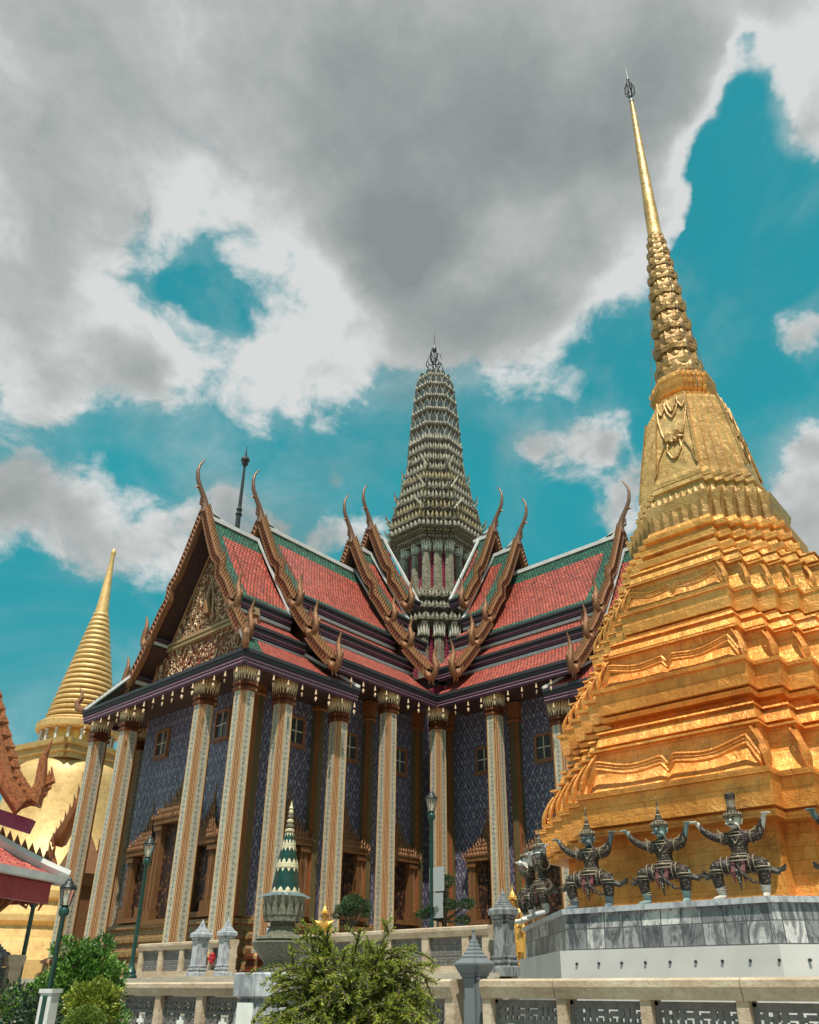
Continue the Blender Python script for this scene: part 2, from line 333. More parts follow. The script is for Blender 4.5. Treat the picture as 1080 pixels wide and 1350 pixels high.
def wall_mat():
    t=NT('blue_glass_mosaic_lattice'); uv=t.co('UV'); s=t.sep(uv)
    W,H=.46,.80
    a=t.math('COSINE',t.math('MULTIPLY',s[0],2*PI/W)); b=t.math('COSINE',t.math('MULTIPLY',s[1],2*PI/H))
    g=t.math('ADD',a,b); g=t.math('ADD',g,t.math('MULTIPLY',t.math('MULTIPLY',a,b),.15))
    wb=t.math('MULTIPLY',t.math('SUBTRACT',t.noise(uv,1.6,5,.7),.5),.5); line=t.math('MULTIPLY',t.rng(t.math('ABSOLUTE',t.math('ADD',g,wb)),.12,.30,1,0),t.rng(t.noise(uv,7,4,.7),.38,.6,.25,1)); line2=t.rng(t.math('ABSOLUTE',t.math('SUBTRACT',t.math('ABSOLUTE',g),.95)),.05,.13,1,0)
    core=t.rng(t.math('ABSOLUTE',g),1.62,1.78)
    cell=t.voro(uv,26,'F1','Color'); cs=t.sep(cell)
    base=t.ramp(cs[0],[(0,(.022,.024,.05)),(.4,(.052,.052,.10)),(.7,(.09,.086,.15)),(1,(.16,.13,.15))])
    ln=t.ramp(cs[1],[(0,(.18,.19,.24)),(.5,(.36,.37,.42)),(1,(.62,.60,.57))])
    co=t.ramp(cs[2],[(0,(.26,.08,.05)),(.5,(.14,.10,.20)),(1,(.50,.46,.48))])
    col=t.mix(line,base,ln); col=t.mix(t.math('MULTIPLY',line2,.55),col,(.16,.14,.27)); col=t.mix(t.math('MULTIPLY',core,.8),col,co)
    t.bump(t.math('ADD',t.math('MULTIPLY',line,.6),cs[1]),.5,.02)
    return t.done(col,.28,.1)
M['wall']=wall_mat()
def colface_mat(name,c0,c1,dot):
    # glass mosaic strip: gold edge beads, pale field, a row of dark diamonds
    t=NT(name); s=t.sep(t.co('UV'))
    u=t.math('ABSOLUTE',t.math('SUBTRACT',s[0],.5)); v=t.math('FRACT',t.math('MULTIPLY',s[1],4.6)); vv=t.math('ABSOLUTE',t.math('SUBTRACT',v,.5))
    edge=t.rng(u,.385,.40); dm=t.math('ADD',t.math('MULTIPLY',u,3.0),vv)
    dia=t.rng(dm,.24,.34,.9,0); ring=t.rng(t.math('ABSOLUTE',t.math('SUBTRACT',dm,.62)),.05,.12,1,0)
    vo=t.voro(t.co(),38,'F1','Color'); cs=t.sep(vo)
    field=t.ramp(cs[0],[(0,c0),(1,c1)])
    col=t.mix(t.math('MULTIPLY',ring,.85),field,(.12,.19,.19)); col=t.mix(dia,col,dot)
    bead=t.ramp(t.math('FRACT',t.math('MULTIPLY',s[1],16.0)),[(.0,(.40,.20,.08)),(.5,(.66,.42,.19)),(1,(.34,.15,.06))])
    gr=t.rng(t.noise(t.map(t.co(),(4,4,.5)),1.5,7,.75),.45,.72); col=t.mix(t.math('MULTIPLY',gr,.45),col,(.20,.13,.08)); col=t.mix(edge,col,bead); t.bump(t.math('ADD',cs[1],t.math('MULTIPLY',edge,1.5)),.4,.015)
    return t.done(col,.32,.05)
M['col_w']=colface_mat('pale_glass_mosaic',(.22,.20,.15),(.66,.565,.43),(.05,.06,.07))
def colred_mat():
    t=NT('gold_mosaic_painted_flutes'); s=t.sep(t.co('UV'))
    u=t.math('ABSOLUTE',t.math('SUBTRACT',s[0],.5)); f=t.math('FRACT',t.math('MULTIPLY',s[1],14.0)); vo=t.voro(t.co(),45,'F1','Color'); cs=t.sep(vo)
    col=t.ramp(cs[0],[(0,(.34,.13,.05)),(.5,(.56,.28,.11)),(1,(.74,.48,.25))])
    col=t.mix(t.rng(f,.0,.22,.45,0),col,(.22,.05,.02)); col=t.mix(t.rng(u,.08,.2,.55,0),col,(.80,.64,.44)); col=t.mix(t.rng(u,.27,.34),col,(.13,.035,.012)); t.bump(t.math('ADD',cs[1],f),.45,.015)  # inner-corner groove dark and pale ridge highlight painted into the stripe colour
    return t.done(col,.34,.35)
M['col_r']=colred_mat()
def marble_mat(name,ca,cb,cc,uvb=None):
    t=NT(name); v=t.co(); w=t.noise(t.map(v,(2.2,2.2,.9)),2.4,9,.72,2.4)
    col=t.ramp(w,[(.28,ca),(.45,cb),(.56,cc),(.75,cb)])
    if uvb:
        uv=t.co('UV'); br=t.brick(uv,(0,0,0),(1,1,1),(.5,.5,.5),uvb[0],uvb[1],.006,0)
        sp=t.sep(br.outputs['Color']); 
        # every slab its own tone, from dark to nearly white
        fl=t.nd('ShaderNodeVectorMath',operation='FLOOR'); dv=t.nd('ShaderNodeVectorMath',operation='DIVIDE'); t.L.new(uv,dv.inputs[0]); dv.inputs[1].default_value=(uvb[0],uvb[1],1); t.L.new(dv.outputs[0],fl.inputs[0])
        wn=t.nd('ShaderNodeTexWhiteNoise',noise_dimensions='2D'); t.L.new(fl.outputs[0],wn.inputs['Vector'])
        k=t.ramp(wn.outputs['Value'],[(0,(.45,.46,.48)),(.5,(.85,.86,.87)),(.78,(1.1,1.1,1.1)),(1,(1.9,1.85,1.78))])
        col=t.mix(1,col,k,'MULTIPLY'); col=t.mix(br.outputs['Fac'],col,(.07,.07,.07))
        h=t.math('ADD',t.math('MULTIPLY',br.outputs['Fac'],-1.5),t.math('MULTIPLY',t.noise(v,30,3),.2)); t.bump(h,.4,.01)
    else: t.bump(t.noise(v,25,4),.15,.01)
    return t.done(col,.38)
M['marble_t']=marble_mat('grey_marble_slabs',(.05,.05,.052),(.125,.125,.13),(.34,.335,.33),(.215,.2))
M['marble']=marble_mat('grey_veined_marble',(.13,.14,.16),(.27,.285,.31),(.44,.45,.47))
M['marble_d']=marble_mat('dark_streaked_marble',(.05,.055,.06),(.13,.135,.14),(.28,.285,.29))
def sand_mat():
    t=NT('sandstone_coping'); v=t.co(); n=t.noise(t.map(v,(1,1,2.5)),1.8,8,.7); n2=t.noise(v,30,5,.65)
    col=t.ramp(n,[(.3,(.27,.18,.11)),(.5,(.43,.33,.23)),(.68,(.56,.47,.35))])
    col=t.mix(t.math('MULTIPLY',t.rng(n2,.5,.7),.3),col,(.16,.11,.07)); st=t.rng(t.noise(t.map(v,(6,6,.8)),2.2,7,.75),.58,.72); col=t.mix(t.math('MULTIPLY',st,.5),col,(.14,.10,.07)); t.bump(n2,.5,.015); return t.done(col,.75)
M['sand']=sand_mat()
M['grille']=simple('grey_glazed_grille',(.145,.137,.13),.45,0,.3,9,.25)
M['gilt_b']=simple('bronzed_gilt_carving',(.22,.098,.042),.42,.35,.45,16,.55,.03)
# ================================================================== TEMPLE
OX,OY=-31.3,36.3
temple=thing('temple','ornate cruciform temple with red tiled stacked roofs, tall mosaic columns and a grey green tower','temple',(OX,OY,0))
TL=lambda p:(p[0],p[1],p[2])
TR=lambda p:(-p[1],-p[0],p[2])
TB=lambda p:(-p[0],-p[1],p[2])
TQ=lambda p:(p[1],p[0],p[2])
# --- cross shaped walls and stepped plinth
def cross(w,L,Rr,g=0):
    w+=g;L+=g;Rr+=g
    return [(w,-w),(Rr,-w),(Rr,w),(w,w),(w,Rr),(-w,Rr),(-w,w),(-Rr,w),(-Rr,-w),(-w,-w),(-w,-L),(w,-L)]
mb=MB(); mb.loft([(3.9,cross(4,16.3,16.9)),(15,cross(4,16.3,16.9))],cap=True); mb.build('wall',M['wall'],temple)
def plinth_mat():
    t=NT('gilt_plinth_mosaic'); uv=t.co('UV'); s=t.sep(uv)
    a=t.math('COSINE',t.math('MULTIPLY',s[0],2*PI/.5)); b=t.math('COSINE',t.math('MULTIPLY',s[1],2*PI/.5)); g=t.math('MULTIPLY',a,b)
    c=t.sep(t.voro(uv,24,'F1','Color'))
    col=t.ramp(c[0],[(0,(.10,.045,.02)),(.5,(.22,.12,.05)),(1,(.36,.22,.09))])
    col=t.mix(t.rng(t.math('ABSOLUTE',g),.5,.6),col,(.42,.22,.07)); col=t.mix(t.rng(t.math('ABSOLUTE',g),.75,.85),col,(.06,.12,.1))
    t.bump(t.math('ADD',c[1],g),.5,.02); return t.done(col,.4,.2)
M['plinth']=plinth_mat()
mb=MB(); lv=[(1.6,.95),(1.95,.95),(2.0,.8),(2.25,.75),(2.3,.6),(2.5,.55),(2.55,.72),(2.75,.72),(2.8,.5),(3.05,.42),(3.1,.55),(3.25,.55),(3.3,.35),(3.6,.3),(3.65,.42),(3.82,.42),(3.85,.15),(3.98,.12)]
mb.loft([(z,cross(4,16.3,16.9,g)) for z,g in lv]); mb.build('plinth',M['plinth'],temple)
# --- pilasters on the walls
M['pil']=simple('olive_gold_pilaster',(.14,.105,.045),.45,.2,.5,18,.5,.02)
def pilaster(x,y,ztop):
    mb=MB(); mb.loft([(3.9,plan(.30,.16,2)),(ztop-.1,plan(.27,.15,2))],sel=seg_sel(2,0,1)); 
    mb.loft([(ztop-1.1,plan(.3,.16,2)),(ztop-1.0,plan(.36,.2,2)),(ztop-.85,plan(.3,.16,2)),(ztop-.1,plan(.42,.24,2))],mat=1)
    o=mb.build('pilaster',[M['pil'],M['redgold']],temple,loc=(x,y,0)); return o
M['redgold']=simple('red_gold_carving',(.30,.11,.04),.45,.3,.5,20,.5,.02)
for x,y,zt in [(4.1,-15.9,14),(4.1,-12.3,14.2),(4.1,-9.0,14.5),(4.1,-5.3,14.9),(-4.1,-15.9,14),(5.3,-4.1,14.9),(9.6,-4.1,14.5),(13.0,-4.1,14.2),(16.5,-4.1,14),(-4.1,-12.3,14.2)]: pilaster(x,y,zt)
# --- windows (small upper ones) and crowned door frames
M['glass_d']=simple('dark_window_glass',(.04,.045,.05),.15,0,.2,3,.05)
M['win_fr']=simple('brown_window_frame',(.24,.10,.045),.5,.1,.3,12,.3)
M['pale_fr']=simple('cream_glazing_bar',(.50,.44,.33),.5,0,.2,12,.2)
def out_t(x,y,rz):  # local frame: +y is out of the wall
    ca,sa=math.cos(rz),math.sin(rz); return lambda p:(x+p[0]*ca-p[1]*sa,y+p[0]*sa+p[1]*ca,p[2])
def small_window(x,y,rz,z=11.9):
    T=out_t(x,y,rz); mb=MB(T); w,h=.46,.62
    for s in(-1,1): mb.box((s*w,.05,z),(.12,.16,2*h+.12)); mb.box((0,.05,z+s*h),(2*w-.12,.16,.12))
    mb.box((0,.07,z-h-.09),(2*w+.3,.24,.06)); f=mb.build('window',M['win_fr'],temple)
    mb=MB(T); mb.box((0,.03,z),(2*w-.12,.03,2*h-.12)); mb.build('pane',M['glass_d'],f)
    mb=MB(T); mb.box((0,.07,z),(.045,.04,2*h-.14)); mb.box((0,.072,z),(2*w-.14,.044,.045)); mb.build('glazing_bar',M['pale_fr'],f)
def door(x,y,rz,z0,ztop,w,tip):
    T=out_t(x,y,rz); mb=MB(T)
    for s in(-1,1):
        for k,(o,d) in enumerate(((0,.34),(.16,.26),(.30,.18))):
            mb.box((s*(w+o),d/2,(z0+ztop)/2),(.13,d,ztop-z0))
        mb.box((s*(w+.14),.2,z0+.2),(.62,.5,.4)); mb.box((s*(w+.14),.2,ztop-.15),(.58,.46,.2))
    mb.box((0,.2,z0-.1),(2*w+1.0,.55,.2)); mb.box((0,.22,ztop+.1),(2*w+.9,.5,.2))
    f=mb.build('door_frame',[M['gilt_f'],M['gilt_b']],temple); mb=MB(T)
    # crown: stacked shrinking tiers to a spire
    zz=ztop+.2; ww=w+.42; H=tip-zz; lv=[]
    for k in range(7):
        fr=k/7; a=ww*(1-fr)**2.1+.06; b=ww*(1-(k+1)/7)**2.1+.05; h=H*.62/7
        lv+=[(zz,a),(zz+h*.25,a*1.04),(zz+h*.4,a*.86),(zz+h,b*1.02)]; zz+=h
    lv+=[(zz+.1,.10),(zz+H*.12,.05),(tip,.015)]
    for k in range(len(lv)-1):
        (za,wa),(zb,wb)=lv[k],lv[k+1]
        if zb<=za: zb=za+.001
        da,db=min(.5,wa*.55),min(.5,wb*.55)
        P=[(-wa,0,za),(wa,0,za),(wa,da,za),(-wa,da,za),(-wb,0,zb),(wb,0,zb),(wb,db,zb),(-wb,db,zb)]; i=[mb.vt(p) for p in P]
        for q in((3,2,6,7),(2,1,5,6),(0,3,7,4)): mb.face([i[j] for j in q])
    for k in range(0,len(lv)-4,4):
        (za,wa)=lv[k]; da=min(.5,wa*.55); m=max(2,int(wa*2/.17)); od=T((0,1,0)); oo=T((0,0,0)); dd=(od[0]-oo[0],od[1]-oo[1])
        for q in range(m):
            xx=-wa+(q+.5)*2*wa/m; mb.leaf((xx,da,za+.04),(0,1),.26 if q in(0,m-1) else .2,.15,1,.05,.3)
        for sx in(-1,1): mb.tube([(sx*wa,da,za),(sx*(wa+.08),da,za+.12),(sx*(wa+.04),da,za+.34)],[.05,.04,.005],5,1)
    mb.build('crown',[M['gilt_f'],M['gilt_b']],f)
    mb=MB(T)
    for s in(-1,1):
        for k in range(7): mb.tube([(s*(w+.03+k*.055),.36-.02*abs(k-3),z0+.4),(s*(w+.03+k*.055),.36-.02*abs(k-3),ztop-.2)],.018,5,1 if k%2 else 0)
    mb.build('fluting',[M['gilt_f'],M['gilt_b']],f)
    mb=MB(T)
    for s in(-1,1): mb.box((s*w/2,.05,(z0+ztop)/2),(w-.03,.06,ztop-z0-.04)); 
    mb.build('door_leaf',M['lacq'],f)
M['gilt_f']=simple('carved_gilt_frame',(.21,.095,.035),.42,.4,.5,22,.6,.03)
def lacq():
    t=NT('black_gold_lacquer'); v=t.map(t.co(),(1,1,.8)); n=t.voro(v,5.5,'F1','Distance'); n2=t.noise(v,14,4,.6,1.2)
    k=t.math('MULTIPLY',t.rng(n,.2,.5,1,0),t.rng(n2,.48,.56)); t.bump(k,.5,.02)
    return t.done(t.mix(k,(.025,.012,.01),(.30,.12,.035)),.45,.2)
M['lacq']=lacq()
for y in(-13.6,-10.2,-6.6): small_window(4,y,-PI/2); door(4,y,-PI/2,4.25,6.9,.62,9.5)
for x in(7.6,11.2,14.7): small_window(x,-4,PI); door(x,-4,PI,4.25,6.9,.62,9.5)
for x in(-2.35,2.35): small_window(x,-16.3,PI,11.9); door(x,-16.3,PI,4.1,6.7,.58,9.3)
door(0,-16.3,PI,3.95,7.9,.95,10.9)
# --- columns
def column(h):
    c=bpy.data.objects.new('column',None)
    mb=MB(); z0=1.8; zt=h-1.28
    mb.loft([(z0,plan(.62,.42,3)),(z0+.15,plan(.62,.42,3)),(z0+.2,plan(.52,.34,3)),(z0+.5,plan(.50,.32,3)),(z0+.55,plan(.6,.4,3)),(z0+.65,plan(.6,.4,3)),(z0+.75,plan(.46,.25,3))],mat=1)
    mb.loft([(z0+.75,plan(.392,.22,2)),(zt,plan(.365,.205,2))],sel=seg_sel(2,0,1),norm=True)
    o=mb.build('column',[M['col_w'],M['col_r']],temple)
    mb=MB()
    # neck rings
    for z,g in((zt,.0),(zt+.24,.02)):
        mb.loft([(z,plan(.385+g,.2,3)),(z+.03,plan(.45+g,.25,3)),(z+.11,plan(.45+g,.25,3)),(z+.15,plan(.40+g,.2,3)),(z+.21,plan(.40+g,.2,3))],mat=1)
    mb.loft([(zt+.40,plan(.34,.2,2)),(zt+.9,plan(.33,.2,2)),(h-.02,plan(.36,.2,2))],mat=3)
    def spears(r,z,hh,w,n,lean,mat):
        for k in range(n):
            a=2*PI*k/n; d=(math.cos(a),math.sin(a)); q=r/max(abs(d[0]),abs(d[1]))**.7
            p=(d[0]*q,d[1]*q,z); mb.leaf(p,d,hh,w,mat,lean,.45)
    spears(.37,zt+.46,.84,.085,20,.17,0); spears(.375,zt+.42,.62,.06,20,.12,2); spears(.385,zt+.38,.36,.09,20,.12,1); spears(.38,zt+.46,.80,.03,40,.15,2)
    mb.build('capital',[M['cap_g'],M['col_r'],M['cap_w'],M['redgold']],o)
    return o
M['cap_g']=simple('gilt_lotus_capital',(.88,.47,.17),.36,.45,.4,16,.4)
M['cap_w']=simple('pale_green_mosaic_petal',(.88,.72,.50),.4,0,.25,20,.3)
cA=column(13.5); cB=column(14.6)
LOW=[(-5.75,-17.8),(-2.95,-17.8),(2.98,-17.8),(5.75,-17.8),(5.6,-15.65),(5.6,-12.4),(-5.7,-15.65),(-5.7,-12.4),(13.03,-5.5),(16.3,-5.5),(18.4,-5.7),(18.4,-2.9),(18.4,2.9),(18.4,5.7)]
HIGH=[(5.85,-9.4),(5.95,-5.78),(9.55,-5.78),(-5.7,-9.4)]
for src,lst in((cA,LOW),(cB,HIGH)):
    src.location=(lst[0][0],lst[0][1],0)
    for x,y in lst[1:]:
        c=src.copy(); COL.objects.link(c); c.location=(x,y,0)
        for ch in [k for k in list(COL.objects) if k.parent==src]:
            d=ch.copy(); COL.objects.link(d); d.parent=c
# --- roofs
def roof_panel(mb,xa,za,xb,zb,ya0,ya1,yb0,yb1,sag,g_out,g_top,g_bot,sgn,rows=8):
    # outer end y*0 (towards the gable), inner end y*1; top edge a, bottom edge b. materials 0 red 1 green 2 underside
    L=math.hypot(xb-xa,zb-za); nx,nz=(za-zb)/L,(xb-xa)/L
    def pt(t,y,off=0): 
        s=-sag*4*t*(1-t)+off
        return (sgn*(xa+(xb-xa)*t+nx*s),y,za+(zb-za)*t+nz*s)
    ts=sorted(set([0,g_top/L,1-g_bot/L,1]+[g_top/L+(1-(g_top+g_bot)/L)*i/rows for i in range(1,rows)]))
    for k in range(len(ts)-1):
        t0,t1=ts[k],ts[k+1]
        o0=ya0+(yb0-ya0)*t0; o1=ya0+(yb0-ya0)*t1; i0=ya1+(yb1-ya1)*t0; i1=ya1+(yb1-ya1)*t1
        grow=t0<g_top/L-1e-4 or t1>1-g_bot/L+1e-4
        g=min(g_out,abs(i0-o0)*.8)
        segs=[(o0,o0+g,o1,o1+g,1),(o0+g,i0,o1+g,i1,1 if grow else 0)] if g>0 else [(o0,i0,o1,i1,1 if grow else 0)]
        for a,b,c,d,m in segs:
            mb.poly([pt(t0,a),pt(t0,b),pt(t1,d),pt(t1,c)],m,[(a,-t0*L),(b,-t0*L),(d,-t1*L),(c,-t1*L)])
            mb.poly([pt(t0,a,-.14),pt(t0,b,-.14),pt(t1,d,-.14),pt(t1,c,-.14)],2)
def strip(mb,pa,pb,w,h,mat,off=(0,0,0)):
    # box beam between two points, w across, h tall
    pa=Vector(pa)+Vector(off); pb=Vector(pb)+Vector(off); d=(pb-pa); L=d.length; d.normalize()
    s=d.cross(Vector((0,0,1))); 
    if s.length<1e-5: s=Vector((1,0,0))
    s.normalize(); u=s.cross(d)
    i=[mb.vt(p+s*a*w/2+u*b*h/2) for p in(pa,pb) for a,b in((-1,-1),(1,-1),(1,1),(-1,1))]
    for q in((0,3,2,1),(4,5,6,7),(0,1,5,4),(1,2,6,5),(2,3,7,6),(3,0,4,7)): mb.face([i[k] for k in q],mat)
def eave(mb,pa,pb,out):
    # stacked fascia: tile ends, dark cornice, purple boards with pale lines; 'out' = outward unit vector
    o=Vector(out)
    for dz,dp,h,w,m in((.0,.02,.15,.16,3),(-.15,-.03,.15,.14,3),(-.26,-.07,.09,.12,4),(-.325,-.05,.028,.12,5),(-.39,-.10,.11,.12,4),(-.46,-.08,.028,.12,5),(-.52,-.14,.09,.12,4)):
        strip(mb,Vector(pa)+o*dp+Vector((0,0,dz)),Vector(pb)+o*dp+Vector((0,0,dz)),w,h,m)
RM=[M['tile_r'],M['tile_g'],M['soffit'],M['black'],M['purple'],M['pinkline'],M['white']]
def barge(T,y,P0,P1,par,first,W=.34):
    # carved bargeboard from P0 (x,z) down to P1 with fins, plus the hook finial at its foot
    (x0,z0),(x1,z1)=P0,P1; sg=1 if x1>0 else -1
    L=math.hypot(x1-x0,z1-z0); dx,dz=(x1-x0)/L,(z1-z0)/L; nx,nz=-dz*sg,dx*sg
    if nz<0: nx,nz=-nx,-nz
    def c(t):
        s=-.16*math.sin(PI*t) if first else -.05*math.sin(PI*t)
        if first: s+=.20*math.exp(-((t-.60)/.055)**2)-.12*math.exp(-((t-.70)/.06)**2)
        return Vector((x0+(x1-x0)*t+nx*s,y,z0+(z1-z0)*t+nz*s))
    N=26 if first else 9
    mb=MB(T)
    n=Vector((nx,0,nz))
    for k in range(N):
        a,b=c(k/N),c((k+1)/N)
        for (lo,hi,y0,y1,m) in((-.22,.13,-.10,.16,0),(-.27,-.20,-.16,.10,1),(.10,.16,-.16,.19,1)):
            q=[mb.vt(p+n*h+Vector((0,yy,0))) for p in(a,b) for h,yy in((lo,y0),(hi,y0),(hi,y1),(lo,y1))]
            for f in((0,1,5,4),(1,2,6,5),(2,3,7,6),(3,0,4,7)): mb.face([q[i] for i in f],m)
    o=mb.build('bargeboard',[M['redwood'],M['gilt_b']],temple)
    # diagonal fins (flame teeth)
    mb=MB(T); m=int(L/.24)
    d=Vector((dx,0,dz))
    for k in range(m):
        p=c((k+.5)/m); a=p+n*.16; 
        base0,base1=a-d*.10,a+d*.10; tip=a+n*.34-d*.22
        for yy in(0,): 
            q=[mb.vt(v) for v in(base0+Vector((0,-.08,0)),base1+Vector((0,-.08,0)),base1+Vector((0,.1,0)),base0+Vector((0,.1,0)),tip)]
            for f in((0,1,4),(1,2,4),(2,3,4),(3,0,4)): mb.face([q[i] for i in f],0)
        # raking slat on the side of the board
        mb.tube([p-n*.24+Vector((0,-.13,0))+d*.09,p+n*.12+Vector((0,-.13,0))-d*.06],.032,4,1,False)
        mb.tube([p-n*.2+Vector((0,.17,0))+d*.1,p+n*.16+Vector((0,.19,0))-d*.08],.035,4,1,False)
    mb.build('flame_tooth',[M['gilt_d'],M['gilt_b']],o)
    mb=MB(T); k=.92+.12*random.random()
    def tp(pts,rad): mb.tube([(x1+sg*q[0]*k,y+q[1]*k,z1+q[2]*k) for q in pts],[r*k for r in rad],7)
    tp([(-.15,0,.1),(.02,0,-.28),(.28,0,-.42),(.50,-.02,-.22),(.56,-.04,.15),(.46,-.05,.5),(.42,-.05,.8),(.52,-.05,1.15),(.66,-.05,1.45)],[.16,.21,.2,.18,.16,.15,.11,.07,.02])
    tp([(.50,0,.0),(.68,0,.12),(.72,0,.34),(.64,0,.46)],[.09,.08,.06,.01])
    tp([(.05,0,-.2),(-.22,-.05,-.1),(-.30,-.08,.14),(-.18,-.1,.3),(-.05,-.1,.22)],[.12,.11,.08,.06,.02])
    tp([(.1,0,-.4),(.06,0,-.62),(.12,0,-.78)],[.08,.06,.01])
    tp([(.3,0,-.5),(.3,0,-.7),(.38,0,-.84)],[.07,.05,.01])
    smooth_angle(mb.build('hook_finial',M['gilt_b'],o),60)
    return o
def chofa(T,y,z,s=1.0):
    mb=MB(T)
    pts=[(0,0,-.35),(0,-.02,.2),(0,-.22,.7),(0,-.5,1.15),(0,-.72,1.6),(0,-.80,2.1),(0,-.74,2.55),(0,-.55,2.95),(0,-.42,3.12)]
    rad=[.24,.19,.14,.12,.11,.09,.07,.045,.01]
    mb.tube([(p[0],y+p[1]*s,z+p[2]*s) for p in pts],rad,8,0,True,1.0)
    mb.tube([(0,y-.48*s,z+1.1*s),(0,y-.72*s,z+1.12*s),(0,y-.82*s,z+.98*s)],[.1,.07,.01],6)
    for q in(.1,.35): mb.tube([(0,y-.1*s,z+q*s),(0,y-.34*s,z+(q+.02)*s),(0,y-.4*s,z+(q+.2)*s)],[.1,.07,.01],6)
    return smooth_angle(mb.build('chofa_finial',M['bronze'],temple),60)
def section(T,y0,y1,Rz,a,b,c,kind,gable=True,eaves=True,deep=.6,sides=(1,-1)):
    """one roof section: gable plane y0 (outer), inner end y1; ridge Rz; tier feet a,b,c=(x,z)"""
    mb=MB(T); Y1=lambda x:min(y1,-x)
    for s in sides:
        roof_panel(mb,.05,Rz,a[0]+.1,a[1]+.15,y0+.1,y1,y0+.1,Y1(a[0]),.22,.85,.95,.50,s)
        if b: roof_panel(mb,a[0]-.15,a[1]-.55,b[0]+.1,b[1]+.15,y0+.15,Y1(a[0]),y0+.15,Y1(b[0]),.04,.45,0.02,.35,s,3)
        q=c
        if kind=='skirt': roof_panel(mb,b[0]-.12,b[1]-.35,c[0]+.08,c[1]+.05,y0-.1,y1,y0-1.15,y1+1.8,.05,.9,.02,.02,s,4)
        elif c: roof_panel(mb,b[0]-.12,b[1]-.45,c[0]+.08,c[1]+.05,y0+.15,Y1(b[0]),y0+.15,Y1(c[0]),.05,.0,.02,.02,s,4)
        # dark eave bands of the tiers, white ridge of the tier below
        for (px,pz),yy in(((a,y0+.15),(b,y0+.15)) if b else ((a,y0+.15),)):
            P=Vector((s*(px+.1),yy,pz+.08)); Q=Vector((s*(px+.1),Y1(px),pz+.08))
            for dz,dp,h,w,m in((0,.02,.13,.2,3),(-.13,-.06,.16,.18,3),(-.23,-.1,.05,.18,5),(-.33,-.16,.16,.16,4)):
                strip(mb,P+Vector((s*dp,0,dz)),Q+Vector((s*dp,0,dz)),w,h,m)
            strip(mb,(s*(px-.10),yy,pz-.47),(s*(px-.10),Y1(px),pz-.47),.2,.16,6) if b else None
        if c and eaves:
            ya,yb=(y0-1.15,y1+1.8) if kind=='skirt' else (y0+.1,Y1(c[0]))
            eave(mb,(s*c[0],ya,c[1]),(s*c[0],yb,c[1]),(s,0,0))
            if kind=='skirt': strip(mb,(s*(b[0]-.1),y1,b[1]-.25),(s*(c[0]+.05),y1+1.8,c[1]+.12),.16,.14,6)
        # verge mouldings (grey-white) along the inner end where the next gable rises
        strip(mb,(s*.08,y1-.06,Rz+.12),(s*(a[0]+.05),y1-.06,a[1]+.2),.14,.12,6)
    strip(mb,(0,y0+.1,Rz+.1),(0,y1,Rz+.1),.30,.22,6)
    # sweeping plaster ridge end behind the finial
    if gable: strip(mb,(0,y0+.05,Rz+.75),(0,y0+.9,Rz+.14),.2,.22,6); strip(mb,(0,y0+.3,Rz+.3),(0,y0+1.6,Rz+.12),.2,.2,6)
    if kind=='skirt':
        # front slope of the skirt roof below the pediment
        L0=b[0]-.12; 
        mb.poly([(-L0,y0+1.2,c[1]+.42),(L0,y0+1.2,c[1]+.42),(c[0]+.08,y0-1.15,c[1]+.05),(-c[0]-.08,y0-1.15,c[1]+.05)],1,[(-L0,0),(L0,0),(c[0],-1.6),(-c[0],-1.6)])
        eave(mb,(-c[0]-.0,y0-1.2,c[1]),(c[0]+.0,y0-1.2,c[1]),(0,-1,0))
        strip(mb,(-c[0],y0-1.17,c[1]+.1),(c[0],y0-1.17,c[1]+.1),.1,.06,6)
        for s in(1,-1): strip(mb,(s*(b[0]-.1),y0-.1,b[1]-.25),(s*(c[0]+.05),y0-1.15,c[1]+.14),.16,.14,6)
    if c: # ceiling
        ya,yb=(y0-1.1,y1+1.7) if kind=='skirt' else (y0+.15,y1)
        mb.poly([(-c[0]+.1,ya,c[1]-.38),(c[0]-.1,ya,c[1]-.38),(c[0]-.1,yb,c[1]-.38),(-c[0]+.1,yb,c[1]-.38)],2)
    roof=mb.build('roof',RM,temple)
    if gable:
        for s in sides:
            barge(T,y0,(s*.10,Rz+.35),(s*a[0],a[1]-.25),temple,True)
            if b: barge(T,y0-.02,(s*(a[0]+.12),a[1]-.55),(s*b[0],b[1]-.3),temple,False)
            if kind!='skirt' and c: barge(T,y0-.04,(s*(b[0]+.1),b[1]-.65),(s*c[0],c[1]-.25),temple,False)
        chofa(T,y0,Rz+.55,.90 if kind=='skirt' else .97)
    return roof
S1=dict(Rz=23.15,a=(3.35,17.55),b=(4.55,15.75),c=(6.4,13.75))
S2=dict(Rz=24.2,a=(3.4,18.85),b=(4.75,17.0),c=(6.5,14.85))
S3=dict(Rz=26.0,a=(3.3,20.4),b=(4.6,18.6),c=(6.3,16.4))
S4=dict(Rz=27.6,a=(3.1,22.0),b=None,c=None)
M['dkred']=simple('dark_red_pediment_ground',(.17,.07,.045),.6,0,.4,6,.3)
def inside(poly,x,z):
    r=False;n=len(poly)
    for i in range(n):
        (x1,z1),(x2,z2)=poly[i],poly[(i+1)%n]
        if (z1>z)!=(z2>z) and x<(x2-x1)*(z-z1)/(z2-z1)+x1: r=not r
    return r
